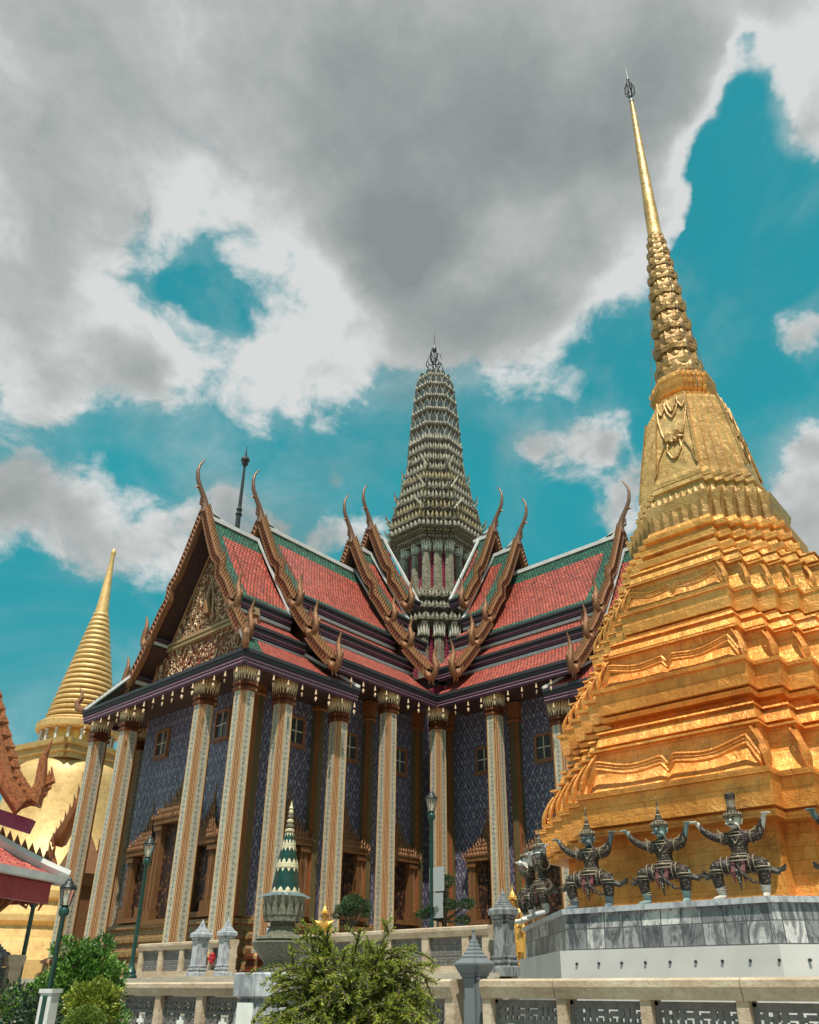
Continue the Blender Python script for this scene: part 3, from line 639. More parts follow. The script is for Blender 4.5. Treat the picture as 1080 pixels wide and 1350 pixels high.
def pediment(T,y,s,full):
    Rz,a,b,c=s['Rz'],s['a'],s['b'],s['c']
    mb=MB(T)
    up=[(-a[0]+.45,a[1]-.3),(a[0]-.45,a[1]-.3),(0,Rz-.6)]
    for p in(up,): 
        mb.poly([(q[0],y,q[1]) for q in p],0); 
    # dark gable wall filling behind
    mb.poly([(-a[0],y+.3,a[1]),(a[0],y+.3,a[1]),(0,y+.3,Rz-.1)],0)
    if c: mb.poly([(-b[0]+.1,y+.3,b[1]-.9),(b[0]-.1,y+.3,b[1]-.9),(a[0]+.1,y+.3,a[1]-.2),(-a[0]-.1,y+.3,a[1]-.2)],0)
    o=mb.build('pediment',M['dkred'],temple)
    if not full: return
    mb=MB(T); rnd=random.Random(3)
    lo=[(-b[0]+.25,b[1]-.78),(b[0]-.25,b[1]-.78),(b[0]-.75,a[1]-.75),(-b[0]+.75,a[1]-.75)]
    mb.poly([(q[0],y+.0,q[1]) for q in lo],1)
    for poly,n in((up,900),(lo,720)):
        xs=[p[0] for p in poly]; zs=[p[1] for p in poly]; k=0
        while k<n:
            x=rnd.uniform(min(xs),max(xs)); z=rnd.uniform(min(zs),max(zs))
            if not inside(poly,x,z): continue
            k+=1; a0=rnd.uniform(0,2*PI); r=rnd.uniform(.05,.15); sw=rnd.choice((-1,1))*rnd.uniform(2,4.5)
            pts=[(x+r*(1-i/9)*math.cos(a0+sw*i/6),y-.03-rnd.random()*.05,z+r*(1-i/9)*1.3*math.sin(a0+sw*i/6)) for i in range(7)]
            mb.tube(pts,[.010,.022,.028,.026,.024,.02,.010],4,0 if rnd.random()<.45 else 2,False)
    # framing mouldings
    for (p,q,w,m) in((up[0],up[2],.07,0),(up[1],up[2],.07,0),(lo[0],lo[3],.06,0),(lo[1],lo[2],.06,0)):
        mb.tube([(p[0],y-.08,p[1]),(q[0],y-.08,q[1])],w,5,m)
    for z,h,d,xx in((a[1]-.42,.14,.3,b[0]-.7),(a[1]-.56,.12,.22,b[0]-.65),(a[1]-.70,.10,.32,b[0]-.6),(b[1]-.80,.12,.3,b[0]-.1),(b[1]-.93,.12,.42,b[0]+.05),(b[1]-1.07,.12,.55,b[0]+.2),(b[1]-1.24,.18,.70,b[0]+.4),(b[1]-1.42,.16,.90,b[0]+.6),(b[1]-1.58,.16,1.1,b[0]+.7)):
        mb.box((0,y-d/2+.1,z),(2*xx,d,h-.015),mat=3)
    i=0
    for z,d,xx in((a[1]-.35,.06,a[0]-.5),(b[1]-.74,.1,b[0]-.3)):
        x=-xx
        while x<xx: mb.leaf(Vector((x,y-d,z)),(0,-1),.2,.15,0); x+=.17
    # central figure niche
    mb.tube([(-.35,y-.12,18.0),(-.3,y-.14,19.0),(0,y-.14,19.9),(.3,y-.14,19.0),(.35,y-.12,18.0)],.045,5,2)
    mb.tube([(0,y-.14,18.0),(0,y-.2,18.5),(0,y-.2,18.9),(0,y-.15,19.4)],[.26,.2,.12,.02],8,0)
    mb.build('relief_carving',[M['gilt_d'],M['redwood'],M['pale_g'],M['mold']],o)
M['pale_g']=simple('pale_gilt_leaf',(.55,.38,.24),.4,.2,.35,20,.3)
M['mold']=simple('olive_gilt_moulding',(.36,.25,.13),.5,.2,.4,25,.5,.02)
for T,g1,g2,g3,g4,front in((TL,-17.3,-13.8,-6.9,-5.3,True),(TR,-18.1,-14.6,-7.7,-5.9,True),(TB,-17.3,-13.8,-6.9,-5.3,False),(TQ,-17.3,-13.8,-6.9,-5.3,False)):
    section(T,g1,g2,**S1,kind='skirt',gable=front); section(T,g2,-6.4,**S2,kind='n',gable=front); 
    section(T,g3,g4+.1,**S3,kind='n',gable=front); section(T,g4,g4+1.2,**S4,kind='n',gable=front)
    if front:
        pediment(T,g1+1.1,S1,True); pediment(T,g2+.7,S2,False); pediment(T,g3+.7,S3,False); pediment(T,g4+.5,S4,False)
        for s in(1,-1):   # corner hook finials of the skirt roof, with tile ends up the hip
            mb=MB(T); x1,y1,z1=s*6.45,g1-1.2,13.85
            mb.tube([(x1,y1,z1),(x1+s*.22,y1-.2,z1+.1),(x1+s*.28,y1-.26,z1+.4),(x1+s*.14,y1-.14,z1+.7),(x1+s*.2,y1-.18,z1+1.0),(x1+s*.34,y1-.3,z1+1.25)],[.12,.17,.15,.11,.07,.01],7)
            for k in range(11):
                t=(k+.8)/12; p=Vector((s*(6.4-1.95*t),g1-1.15+1.05*t,13.9+1.6*t)); mb.leaf(p,(s*.7,-.7),.26,.16,0,.3)
            mb.build('corner_finial',M['gilt_b'],temple)
# --- lower eave between S3 feet: dark corner board at the crossing
# --- TOWER
TX,TY=.55,.5
tower=bpy.data.objects.new('tower',None)
def t_mats():
    def f(name,c1,c2,c3):
        t=NT(name); v=t.co(); n=t.noise(v,2.2,6,.65); c=t.sep(t.voro(v,9,'F1','Color')); n3=t.noise(v,24,3)
        col=t.mix(t.rng(n,.35,.65),c1,c2); col=t.mix(t.rng(c[0],.5,.95,0,.75),col,c3); t.bump(t.math('ADD',n3,c[1]),.5,.03); return t.done(col,.55)
    M['tw']=f('grey_green_porcelain_mosaic',(.085,.072,.05),(.175,.15,.105),(.045,.042,.032))
    M['tw_l']=f('cream_porcelain_petal',(.19,.168,.115),(.35,.31,.225),(.085,.08,.055))
    M['tw_y']=f('ochre_porcelain_band',(.20,.145,.055),(.31,.24,.11),(.10,.09,.055))
    M['tw_d']=f('painted_niche_shade',(.03,.045,.05),(.06,.08,.08),(.02,.03,.03))  # shade inside the niches put into colour; the arches are flat
    M['tw_c']=f('white_porcelain_shaft',(.56,.54,.45),(.70,.67,.57),(.38,.38,.30))
    t=NT('crimson_chevron_glaze'); s=t.sep(t.co('UV'))
    z=t.math('FRACT',t.math('ADD',t.math('MULTIPLY',s[1],4.0),t.math('ABSOLUTE',t.math('MULTIPLY',s[0],4.0))))
    t.bump(z,.4,.03); M['tw_red']=t.done(t.mix(t.rng(z,.6,.9),(.22,.02,.05),(.36,.10,.11)),.45)
t_mats()
def tp(w): return plan(w,w*.46,4)
NB=8
mb=MB(); 
mb.loft([(17,tp(2.5)),(22.6,tp(2.5))],mat=1,c=(TX,TY)); mb.loft([(24.6,tp(1.95)),(28.5,tp(1.95))],mat=1,c=(TX,TY))
tower=mb.build('tower',[M['tw'],M['tw_red']],temple)
def cornice(z0,prof,leaves):
    mb=MB(); n=len(prof)
    mb.loft([(z0+dz,tp(w)) for dz,w in prof],mat=0,c=(TX,TY),cap=True)
    for dz,w,h,ww,m in leaves:
        for p,nr,L in perim(tp(w),ww): mb.leaf((p.x+TX,p.y+TY,z0+dz),nr,h,min(ww,L)*.95,m,.12,.35)
    return mb.build('cornice',[M['tw'],M['tw_l'],M['tw_d'],M['tw_y']],tower)
cornice(21.6,[(0,2.5),(.25,3.0),(.42,3.1),(.5,2.9),(.6,2.95),(.72,2.65),(.9,2.5)],[(.5,2.95,.5,.34,1),(.85,2.5,.5,.34,0)])
cornice(22.7,[(0,2.3),(.2,2.6),(.35,2.75),(.45,2.55),(.62,2.35)],[(.42,2.6,.46,.32,1),(.6,2.3,.5,.3,0)])
cornice(23.6,[(0,2.1),(.15,2.35),(.35,2.5),(.5,2.3),(.7,2.15),(1.0,2.05)],[(.45,2.35,.42,.3,1),(.8,2.1,.5,.28,1)])
cornice(27.9,[(0,2.0),(.1,2.25),(.2,2.27),(.22,2.2),(.34,2.5),(.48,2.52),(.5,2.45),(.62,2.78),(.78,2.8),(.8,2.72),(.95,3.12),(1.05,3.12),(1.1,2.95),(1.3,2.9)],[(.1,2.28,.28,.26,1),(.4,2.55,.28,.26,1),(.72,2.83,.28,.26,3),(1.0,3.08,.45,.34,1),(1.25,2.85,.5,.32,3)])
# engaged tower columns
mb=MB(); mb.loft([(0,plan(.24,.14,2)),(3.0,plan(.22,.13,2)),(3.05,plan(.3,.18,2)),(3.15,plan(.3,.18,2)),(3.2,plan(.22,.12,2)),(3.9,plan(.34,.2,2))],mat=0)
for z in(3.2,3.0): 
    for p,nr,L in perim(plan(.26,.16,1),.14): mb.leaf((p.x,p.y,z),nr,.62,.12,1,.15)
tc0=mb.build('tower_column',[M['tw_l'],M['tw_c']],tower)
first=True
def place_tc(x,y,z,s=1):
    global first
    o=tc0 if first else tc0.copy()
    if not first: COL.objects.link(o); o.parent=tower
    first=False; o.location=(TX+x,TY+y,z); o.scale=(s,s,1)
for (w,z,dd) in((2.0,24.4,0),(2.55,18.0,0)):
    pl=plan(w,w*.46,2)
    d=(w-w*.46)/2
    for k in range(4):
        ca,sa=[(1,0),(0,1),(-1,0),(0,-1)][k]
        for (x,y) in((w,0.0),(w,w*.46),(w-d,w*.46+d),(w*.46,w)):
            place_tc(x*ca-y*sa,x*sa+y*ca,z,1.05 if z>20 else 1.2)
# body of the tower: rows of antefixes below, niches above
def body_w(z):
    K=[(29.2,3.05),(30,2.92),(31.4,2.58),(32.8,2.27),(34,2.0),(36.8,1.82),(39.5,1.63),(42.4,1.36),(43.9,.95),(44.6,.5)]
    for (a,wa),(b,wb) in zip(K,K[1:]):
        if z<=b: return wa+(wb-wa)*max(0,(z-a)/(b-a))
    return .3
z=29.2; k=0
while z<36.6:
    h=.92; w=body_w(z); w2=body_w(z+h)
    cornice(z,[(0,w*.93),(.1,w*.97),(.2,w*1.04),(.32,w*1.04),(.4,w*.9),(.8,w2*.9),(h,w2*.93)],[(.3,w*1.0,.56,.30,3 if k in(0,1,4) else 1),(.02,w*.97,.22,.22,0)])
    z+=h; k+=1
rows=[(36.6,1.45),(38.05,1.4),(39.45,1.35),(40.8,1.25),(42.05,1.05),(43.1,.8)]
for i,(z,h) in enumerate(rows):
    w=body_w(z); w2=body_w(z+h)
    cornice(z,[(0,w*.95),(.08,w*1.05),(.2,w*1.07),(.26,w*.97),(.3,w*.93),(h*.9,w2*.92),(h,w2*.96)],[(.18,w*1.03,.3,.26,1)])
    mb=MB()
    for p,nr,L in perim([(q[0]*1.0,q[1]*1.0) for q in plan(w*.95,w*.52,2)],.5):
        t=Vector((-nr[1],nr[0],0)); nv=Vector(nr+(0,)); c=Vector((p.x+TX,p.y+TY,z+.3)); ww=min(.22,L*.46); hh=h*.76
        arc=[c-t*ww+nv*.03,c-t*ww+nv*.03+Vector((0,0,hh*.55)),c+nv*.03+Vector((0,0,hh)),c+t*ww+nv*.03+Vector((0,0,hh*.55)),c+t*ww+nv*.03]
        mb.tube(arc,.022,4,0); 
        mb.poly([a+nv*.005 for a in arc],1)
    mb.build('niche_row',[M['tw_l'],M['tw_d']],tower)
# corner horns on the redented shoulders
for z in(29.6,31.6,33.5):
    w=body_w(z)*1.02; pl=tp(w); per=len(pl)//4
    for k in range(4):
        for i in(0,per-1):
            q=pl[k*per+i]; mb=MB()
            mb.tube([(TX+q[0],TY+q[1],z+.1),(TX+q[0]*1.08,TY+q[1]*1.08,z+.35),(TX+q[0]*1.07,TY+q[1]*1.07,z+.85)],[.08,.06,.008],5)
            mb.build('horn',M['tw_y'],tower)
for k in range(4):  # ribs leaning on the diagonals (guardian figures and small gables)
    ca,sa=[(1,0),(0,1),(-1,0),(0,-1)][k]; mb=MB()
    for z in(30.2,32.2,34.2):
        w=body_w(z)
        for s in(-1,1):
            T=lambda x,y,zz:(TX+(x*ca-y*sa),TY+(x*sa+y*ca),zz)
            mb.tube([T(w*1.0,s*w*.5,z),T(w*1.06,s*w*.30,z+.9),T(w*.98,s*w*.12,z+1.5)],[.09,.08,.03],5,0)
            mb.tube([T(w*1.0,s*w*.56,z-.05),T(w*1.1,s*w*.60,z+.25),T(w*1.12,s*w*.6,z+.6)],[.09,.06,.01],5,1)
    mb.build('gablet',[M['tw_l'],M['tw']],tower)
mb=MB(); c=(TX,TY)
mb.lathe([(.42,44.0),(.5,44.5),(.3,44.75),(.15,44.9),(.09,45.3),(.06,46.6),(.16,46.75),(.19,46.95),(.12,47.15),(.04,47.4),(.03,48.2),(.005,48.9)],10,c)
for lev,(z,r,h,n) in enumerate(((45.0,.62,.8,6),(45.6,.48,.9,6),(46.2,.34,.7,4))):
    for j in range(n):
        a=2*PI*(j+.5*lev)/n; d=(math.cos(a),math.sin(a))
        mb.tube([(TX+d[0]*.05,TY+d[1]*.05,z-.25),(TX+d[0]*r*.8,TY+d[1]*r*.8,z-.2),(TX+d[0]*r*1.1,TY+d[1]*r*1.1,z+.15),(TX+d[0]*r*.95,TY+d[1]*r*.95,z+h)],[.05,.05,.045,.008],5)
mb.build('trident_finial',M['iron'],tower)
# --- wind bells under the eaves (hang from the roof: things of their own)
mb=MB(); mb.lathe([(.006,0),(.006,-.18)],4); mb.lathe([(.014,-.12),(.03,-.2),(.055,-.34),(.04,-.34)],8,mat=1); mb.lathe([(.006,-.36),(.006,-.46)],4)
mb.tube([(0,0,-.44),(0,0,-.52),(0,0,-.60),(0,0,-.66)],[.008,.065,.045,.005],6,1,True,.3)
bell0=mb.build('wind_bell',[M['iron'],M['pale_g2']] if 'pale_g2' in M else [M['iron'],M['pale_g']]); 
tag(bell0,'small pale wind bell hanging from the front porch eave of the temple','bell','wind bells along the temple eaves')
bl=[]
for i in range(17): bl.append((-6.0+i*.75,-18.5,13.2,'small pale wind bell hanging from the front porch eave of the temple'))
for i in range(8): bl.append((6.4,-17.7+i*.78,13.2,'small pale wind bell hanging from the right side eave of the front porch'))
for i in range(8): bl.append((6.5,-12.6+i*.78,14.3,'small pale wind bell hanging from the raised eave left of the inner corner'))
for i in range(9): bl.append((6.9+i*.8,-6.5,14.3,'small pale wind bell hanging from the raised eave right of the inner corner'))
for i in range(4): bl.append((13.3+i*.8,-6.4,13.2,'small pale wind bell hanging from the low eave beside the golden chedi'))
for i,(x,y,z,l) in enumerate(bl):
    o=bell0 if i==0 else bell0.copy()
    if i: COL.objects.link(o)
    o.location=(OX+x,OY+y,z); o['label']=l; o.rotation_euler=(0,0,random.random()*3)
    o['group']='wind bells, '+l.split('hanging from ')[1]
# ================================================================== GOLDEN CHEDI
CX,CY=-3.77,11.39
chedi=thing('chedi','tall gilded redented chedi with a lotus spire standing on a grey marble base','chedi',(CX,CY,0))
MZ=2.21
def octo(w,c): return [(w,-c),(w,c),(c,w),(-c,w),(-w+.24,c),(-w+.24,-c-.06),(-c,-w),(c,-w)]
mb=MB(); mb.loft([(.7,octo(3.44,1.15)),(1.79,octo(3.44,1.15))]); 
mb.build('plinth',M['white_d'] if 'white_d' in M else M['whitewash'] if 'whitewash' in M else simple('whitewashed_plinth',(.50,.475,.455),.7,0,.1,2,.12),chedi)
mb=MB()
for i in range(9):
    x=-.95+i*.26; mb.tube([(x,-3.42,1.66),(x,-3.455,1.66)],.014,8)
    if i<7:
        mb.tube([(1.33+i*.3,-3.26+i*.3,1.66),(1.35+i*.3,-3.28+i*.3,1.66)],.014,8)
mb.build('weep_hole',M['black'],chedi)
mb=MB(); mb.loft([(1.79,octo(3.36,1.12)),(2.155,octo(3.34,1.11))],cap=False); mb.loft([(2.155,octo(3.38,1.13)),(MZ,octo(3.38,1.13))],mat=1)
mb.build('marble_base',[M['marble_t'],M['marble']],chedi)
# gilded tiers; plan keeps a front face of .42 w and five redents to each corner
A_=.41
def gp(w): return plan(w,w*A_,5)
def tier(name,lv,mat,**k):
    mb=MB(); mb.loft([(z,gp(w)) for z,w in lv]); return mb.build(name,mat,chedi)
tier('base_wall',[(MZ,2.46),(3.1,2.42)],M['gold_o'])
def singha(z0,w0,w1,h,mat):
    """one stepped tier: cornice ledges, bowed band with curled brackets, then recessed mouldings"""
    H=lambda f_:z0+f_*h
    lv=[(H(0),w0*.965),(H(.045),w0*.975),(H(.05),w0*.945),(H(.065),w0*.945),(H(.07),w0*.985),(H(.285),w0*1.0),(H(.29),w0*1.015),(H(.33),w0*1.02),(H(.335),w0*.965)]
    zl=H(.34); hl=.36*h; wl=w0*.955; wt=w0*.90
    for i in range(1,7):
        t=i/6; lv.append((zl+hl*t,wl+(wt-wl)*(1-(1-t)**2)-.04*math.sin(PI*t)*w0/2.9))
    zt=zl+hl; lv+=[(zt+.003,wt*1.035),(zt+.02*h,wt*1.035),(zt+.024*h,wt*.93),(zt+.065*h,wt*.92),(zt+.068*h,wt*.985),(zt+.18*h,wt*.955),(zt+.183*h,wt*.975),(zt+.20*h,wt*.97),(zt+.203*h,wt*.875),(H(1),wt*.86)]
    o=tier('stepped_tier',lv,mat)
    mb=MB(); r=.021*w0/2.9+.003
    for k in range(4):
        ca,sa=[(1,0),(0,1),(-1,0),(0,-1)][k]
        def T(x,y,z): return (x*ca-y*sa,x*sa+y*ca,z)
        a=w0*A_
        # wavy apron line on the flat face, double
        for dz,rr in((0,r*1.1),(.035*h,r*.7),(.06*h,r*.9)):
            pts=[]
            for i in range(61):
                u=-1+2*i/60; au=abs(u)
                zz=zl+hl*(.40+.05*math.cos(au*PI*2.2)+.12*min(1,au/.88)**2.5)-(.20*hl*(1-au/.07) if au<.07 else 0)
                if au>.88: zz=zl+hl*(.56-.50*((au-.88)/.12)**.8)
                pts.append(T(wl*1.0-.01+r*.6,u*a*.93,zz+dz))
            mb.tube(pts,rr,5)
        # curled brackets on every redent corner
        d=(w0-a)/5
        for i in range(6):
            x0,y0=w0*.965-d*i*.96,a+d*i*.96
            for (xx,yy) in(((x0,y0)),((x0,-y0))):
                pts=[]
                for j in range(9):
                    t=j/8; off=.07*math.sin(PI*(t*1.15))*w0/2.9
                    pts.append(T(xx-(w0*.05)*t+off*.6,yy-(w0*.05)*t*(1 if yy>0 else -1)+off*.4*(1 if yy>0 else -1),zl+hl*(.02+.95*t)))
                mb.tube(pts,[r*.6,r*1.2,r*1.5,r*1.4,r*1.1,r,r,r*.9,r*.5],5)
    c=mb.build('bracket',mat,o)
    return o
M['deep_gold']=simple('deep_brown_gold_recess',(.26,.09,.02),.5,.3,.3,12,.3)
singha(3.05,2.80,2.38,1.48,M['gold_o'])
singha(4.53,2.42,1.88,1.27,M['gold_o'])
singha(5.80,1.87,1.42,1.20,M['gold_m'])
tier('moulding',[(7.0,1.40),(7.03,1.45),(7.12,1.46),(7.14,1.38),(7.24,1.33),(7.25,1.38),(7.34,1.385),(7.36,1.28),(7.48,1.26),(7.50,1.31),(7.58,1.315),(7.60,1.23),(7.72,1.17)],M['gold_m'])
# open lotus bowl
o=tier('lotus_cornice',[(7.68,1.10),(7.8,1.11),(8.05,1.17),(8.14,1.19),(8.15,1.08),(8.24,1.05),(8.25,1.0),(8.36,.99),(8.37,.96),(8.46,.96),(8.48,1.0),(8.56,.99),(8.57,.93),(8.64,.93)],M['gold_y'])
mb=MB()
for z,w,h,st,ln in((7.72,1.12,.42,.16,.26),(7.72,1.10,.28,.11,.2),(8.14,1.09,.18,.10,.1)):
    for p,nr,L in perim(gp(w),st): mb.leaf((p.x,p.y,z),nr,h,min(st,L)*1.1,0,ln*.45,.22)
mb.build('lotus_petal',M['gold_y'],o)
# bell shaped body
bl_=[(8.60,.955),(8.68,.955),(8.70,.92),(8.80,.895)]
for i in range(1,13):
    t=i/12; bl_.append((8.80+1.62*t,.895-.265*t**1.15))
bl_+=[(10.50,.57),(10.56,.46)]
body=tier('bell_body',bl_,M['gold_y'])
mb=MB()
for k in range(4):
    ca,sa=[(1,0),(0,1),(-1,0),(0,-1)][k]
    def T(u,z,off=.02):
        z=8.80+(z-8.5)*1.62/1.85; t=max(0,min(1,(z-8.80)/1.62)); w=.895-.265*t**1.15; x=w+off; y=u*w*A_
        return (x*ca-y*sa,x*sa+y*ca,z)
    # hanging garland, flower and swag in relief
    for s in(-1,1):
        mb.tube([T(s*.95,10.25),T(s*.85,9.9),T(s*.62,9.55),T(s*.5,9.42)],.016,5); mb.tube([T(s*.30,9.25),T(s*.36,9.05),T(s*.12,8.85),T(0,8.82)],.018,5)
        mb.tube([T(s*.9,8.60),T(s*.8,8.9),T(s*.5,9.2)],.014,5); mb.tube([T(s*.5,10.3),T(s*.25,10.0),T(0,9.85)],.02,5)
        mb.tube([T(s*.96,8.55),T(s*.96,9.4),T(s*.96,10.3)],.02,5)
    for j in range(10):
        a=2*PI*j/10; mb.tube([T(0,9.36,.03),T(.42*math.cos(a),9.36+.12*math.sin(a),.03),T(.6*math.cos(a+.2),9.36+.17*math.sin(a+.2),.01)],[.03,.045,.005],5)
    for s in(-1,0,1):   # drooping leaves from the collar
        u=s*.66; 
        for q in(-1,1): mb.tube([T(u+q*.3,10.38),T(u+q*.22,10.2),T(u,10.02)],.02,5)
mb.build('relief_ornament',M['gold_y'],body)
tier('collar',[(10.5,.47),(10.53,.51),(10.60,.52),(10.62,.45),(10.70,.43),(10.72,.47),(10.82,.52),(10.90,.535),(10.92,.50),(10.98,.53),(11.05,.53),(11.07,.46),(11.14,.44),(11.16,.38),(11.22,.36)],M['gold_m'])
# lotus spire: rows of overlapping buds
sp=[];z=11.45
n_l=9; rr=.40; zz=11.45; mbp=MB()
zs=[11.18,11.72,12.24,12.72,13.17,13.58,13.95,14.29,14.59,14.86]
prof=[]
for i in range(len(zs)-1):
    t=i/9; r=.40*(1-t)+.15*t; z0,z1=zs[i],zs[i+1]; h=z1-z0
    prof+=[(r*.72,z0),(r*.98,z0+h*.2),(r*1.0,z0+h*.55),(r*.78,z0+h*.8),(r*.62,z0+h*.98)]
    for row,(zo,sc,ln) in enumerate(((.05,.95,.12),(.32,.98,.2),(.62,.80,.05))):
        n=10 if i<5 else 8
        for j in range(n):
            a=2*PI*(j+.5*(row%2))/n; d=(math.cos(a),math.sin(a)); mbp.leaf((d[0]*r*sc*.93,d[1]*r*sc*.93,z0+h*zo),d,h*.52,2*PI*r/n*1.0,0,ln*.9,.26)
mb=MB(); mb.lathe(prof,20); spire=smooth_angle(mb.build('lotus_spire',M['gold_y'],chedi),40)
mbp.build('lotus_petal',M['gold_y'],spire)
mb=MB(); mb.lathe([(.155,14.86),(.16,14.93),(.135,14.97),(.13,15.6),(.118,16.0),(.115,16.02),(.10,16.8),(.098,16.82),(.075,17.8),(.055,18.8),(.04,19.2)],16); smooth_angle(mb.build('needle_spire',M['gold_y'],chedi))
mb=MB(); mb.lathe([(.02,19.2),(.05,19.22),(.05,19.27),(.02,19.3),(.02,19.42),(.012,19.5),(.02,19.95),(.035,20.02),(.012,20.12),(.003,20.45)],8)
for j in range(8):
    a=2*PI*j/8; d=(math.cos(a),math.sin(a)); mb.tube([(d[0]*.02,d[1]*.02,19.4),(d[0]*.10,d[1]*.10,19.52),(d[0]*.115,d[1]*.115,19.68),(d[0]*.06,d[1]*.06,19.85),(d[0]*.02,d[1]*.02,19.97)],.011,4)
mb.build('finial',M['iron'],chedi)
for j in range(4):
    a=PI/4+PI/2*j; d=(math.cos(a),math.sin(a)); mb=MB(); mb.tube([(d[0]*.13,d[1]*.13,15.0),(d[0]*.40,d[1]*.40,12.4),(d[0]*.60,d[1]*.60,10.6)],.006,4); mb.build('cable',M['cable'],chedi)
# ================================================================== GUARDIAN FIGURES
def skin_mesh(name,verts,edges,radii,mats,parent,sub=2,matfn=None):
    me=bpy.data.meshes.new(name); me.from_pydata(verts,edges,[]); o=bpy.data.objects.new(name,me); COL.objects.link(o)
    sk=o.modifiers.new('skin','SKIN'); sk.use_smooth_shade=True; sk.branch_smoothing=.3
    lay=me.skin_vertices[0].data if me.skin_vertices else None
    if lay is None:
        me.attributes; bm=bmesh.new(); bm.from_mesh(me); bm.verts.layers.skin.verify(); bm.to_mesh(me); bm.free(); lay=me.skin_vertices[0].data
    for i,r in enumerate(radii):
        rr=r if isinstance(r,tuple) else (r,r); lay[i].radius=rr; lay[i].use_root=(i==0)
    ss=o.modifiers.new('sub','SUBSURF'); ss.levels=sub; ss.render_levels=sub
    bpy.context.view_layer.update(); dg=bpy.context.evaluated_depsgraph_get()
    m2=bpy.data.meshes.new_from_object(o.evaluated_get(dg)); m2.name=name
    bpy.data.objects.remove(o); 
    m2.materials.clear()
    for m in mats: m2.materials.append(m)
    for p in m2.polygons:
        p.use_smooth=True; p.material_index=matfn(p.center) if matfn else 0
    o=bpy.data.objects.new(name,m2); COL.objects.link(o); o.parent=parent; return o
def armour_mat(name,ca,cb,cc,cd):
    t=NT(name); v=t.co(); 
    n=t.voro(v,52,'F1','Distance'); c=t.sep(t.voro(v,52,'F1','Color')); s=t.sep(v); big=t.noise(v,5,3,.6)
    ring=t.math('FRACT',t.math('MULTIPLY',s[2],16.0))
    col=t.ramp(c[0],[(0,ca),(.5,cb),(.82,cc),(1,cd)]); col=t.mix(t.rng(n,.34,.5),col,(.015,.013,.012))
    t.bump(t.math('ADD',t.rng(n,.1,.5,1,0),c[1]),.7,.012); return t.done(col,.55,.1)
ARM=[armour_mat('silver_blue_glass_armour',(.022,.016,.012),(.10,.05,.02),(.22,.13,.06),(.36,.34,.28)),
     armour_mat('dark_green_gold_armour',(.018,.016,.012),(.08,.042,.018),(.20,.105,.045),(.34,.30,.2)),
     armour_mat('brown_silver_armour',(.025,.012,.01),(.08,.035,.018),(.19,.11,.06),(.40,.36,.28))]
M['silver']=simple('silver_glass_trim',(.22,.18,.12),.5,.2,.4,30,.4)
M['maroon']=simple('maroon_sash',(.12,.03,.03),.5,0,.4,20,.3)
M['blk_tail']=simple('dark_feather_trim',(.05,.045,.035),.5,.1,.5,30,.5)
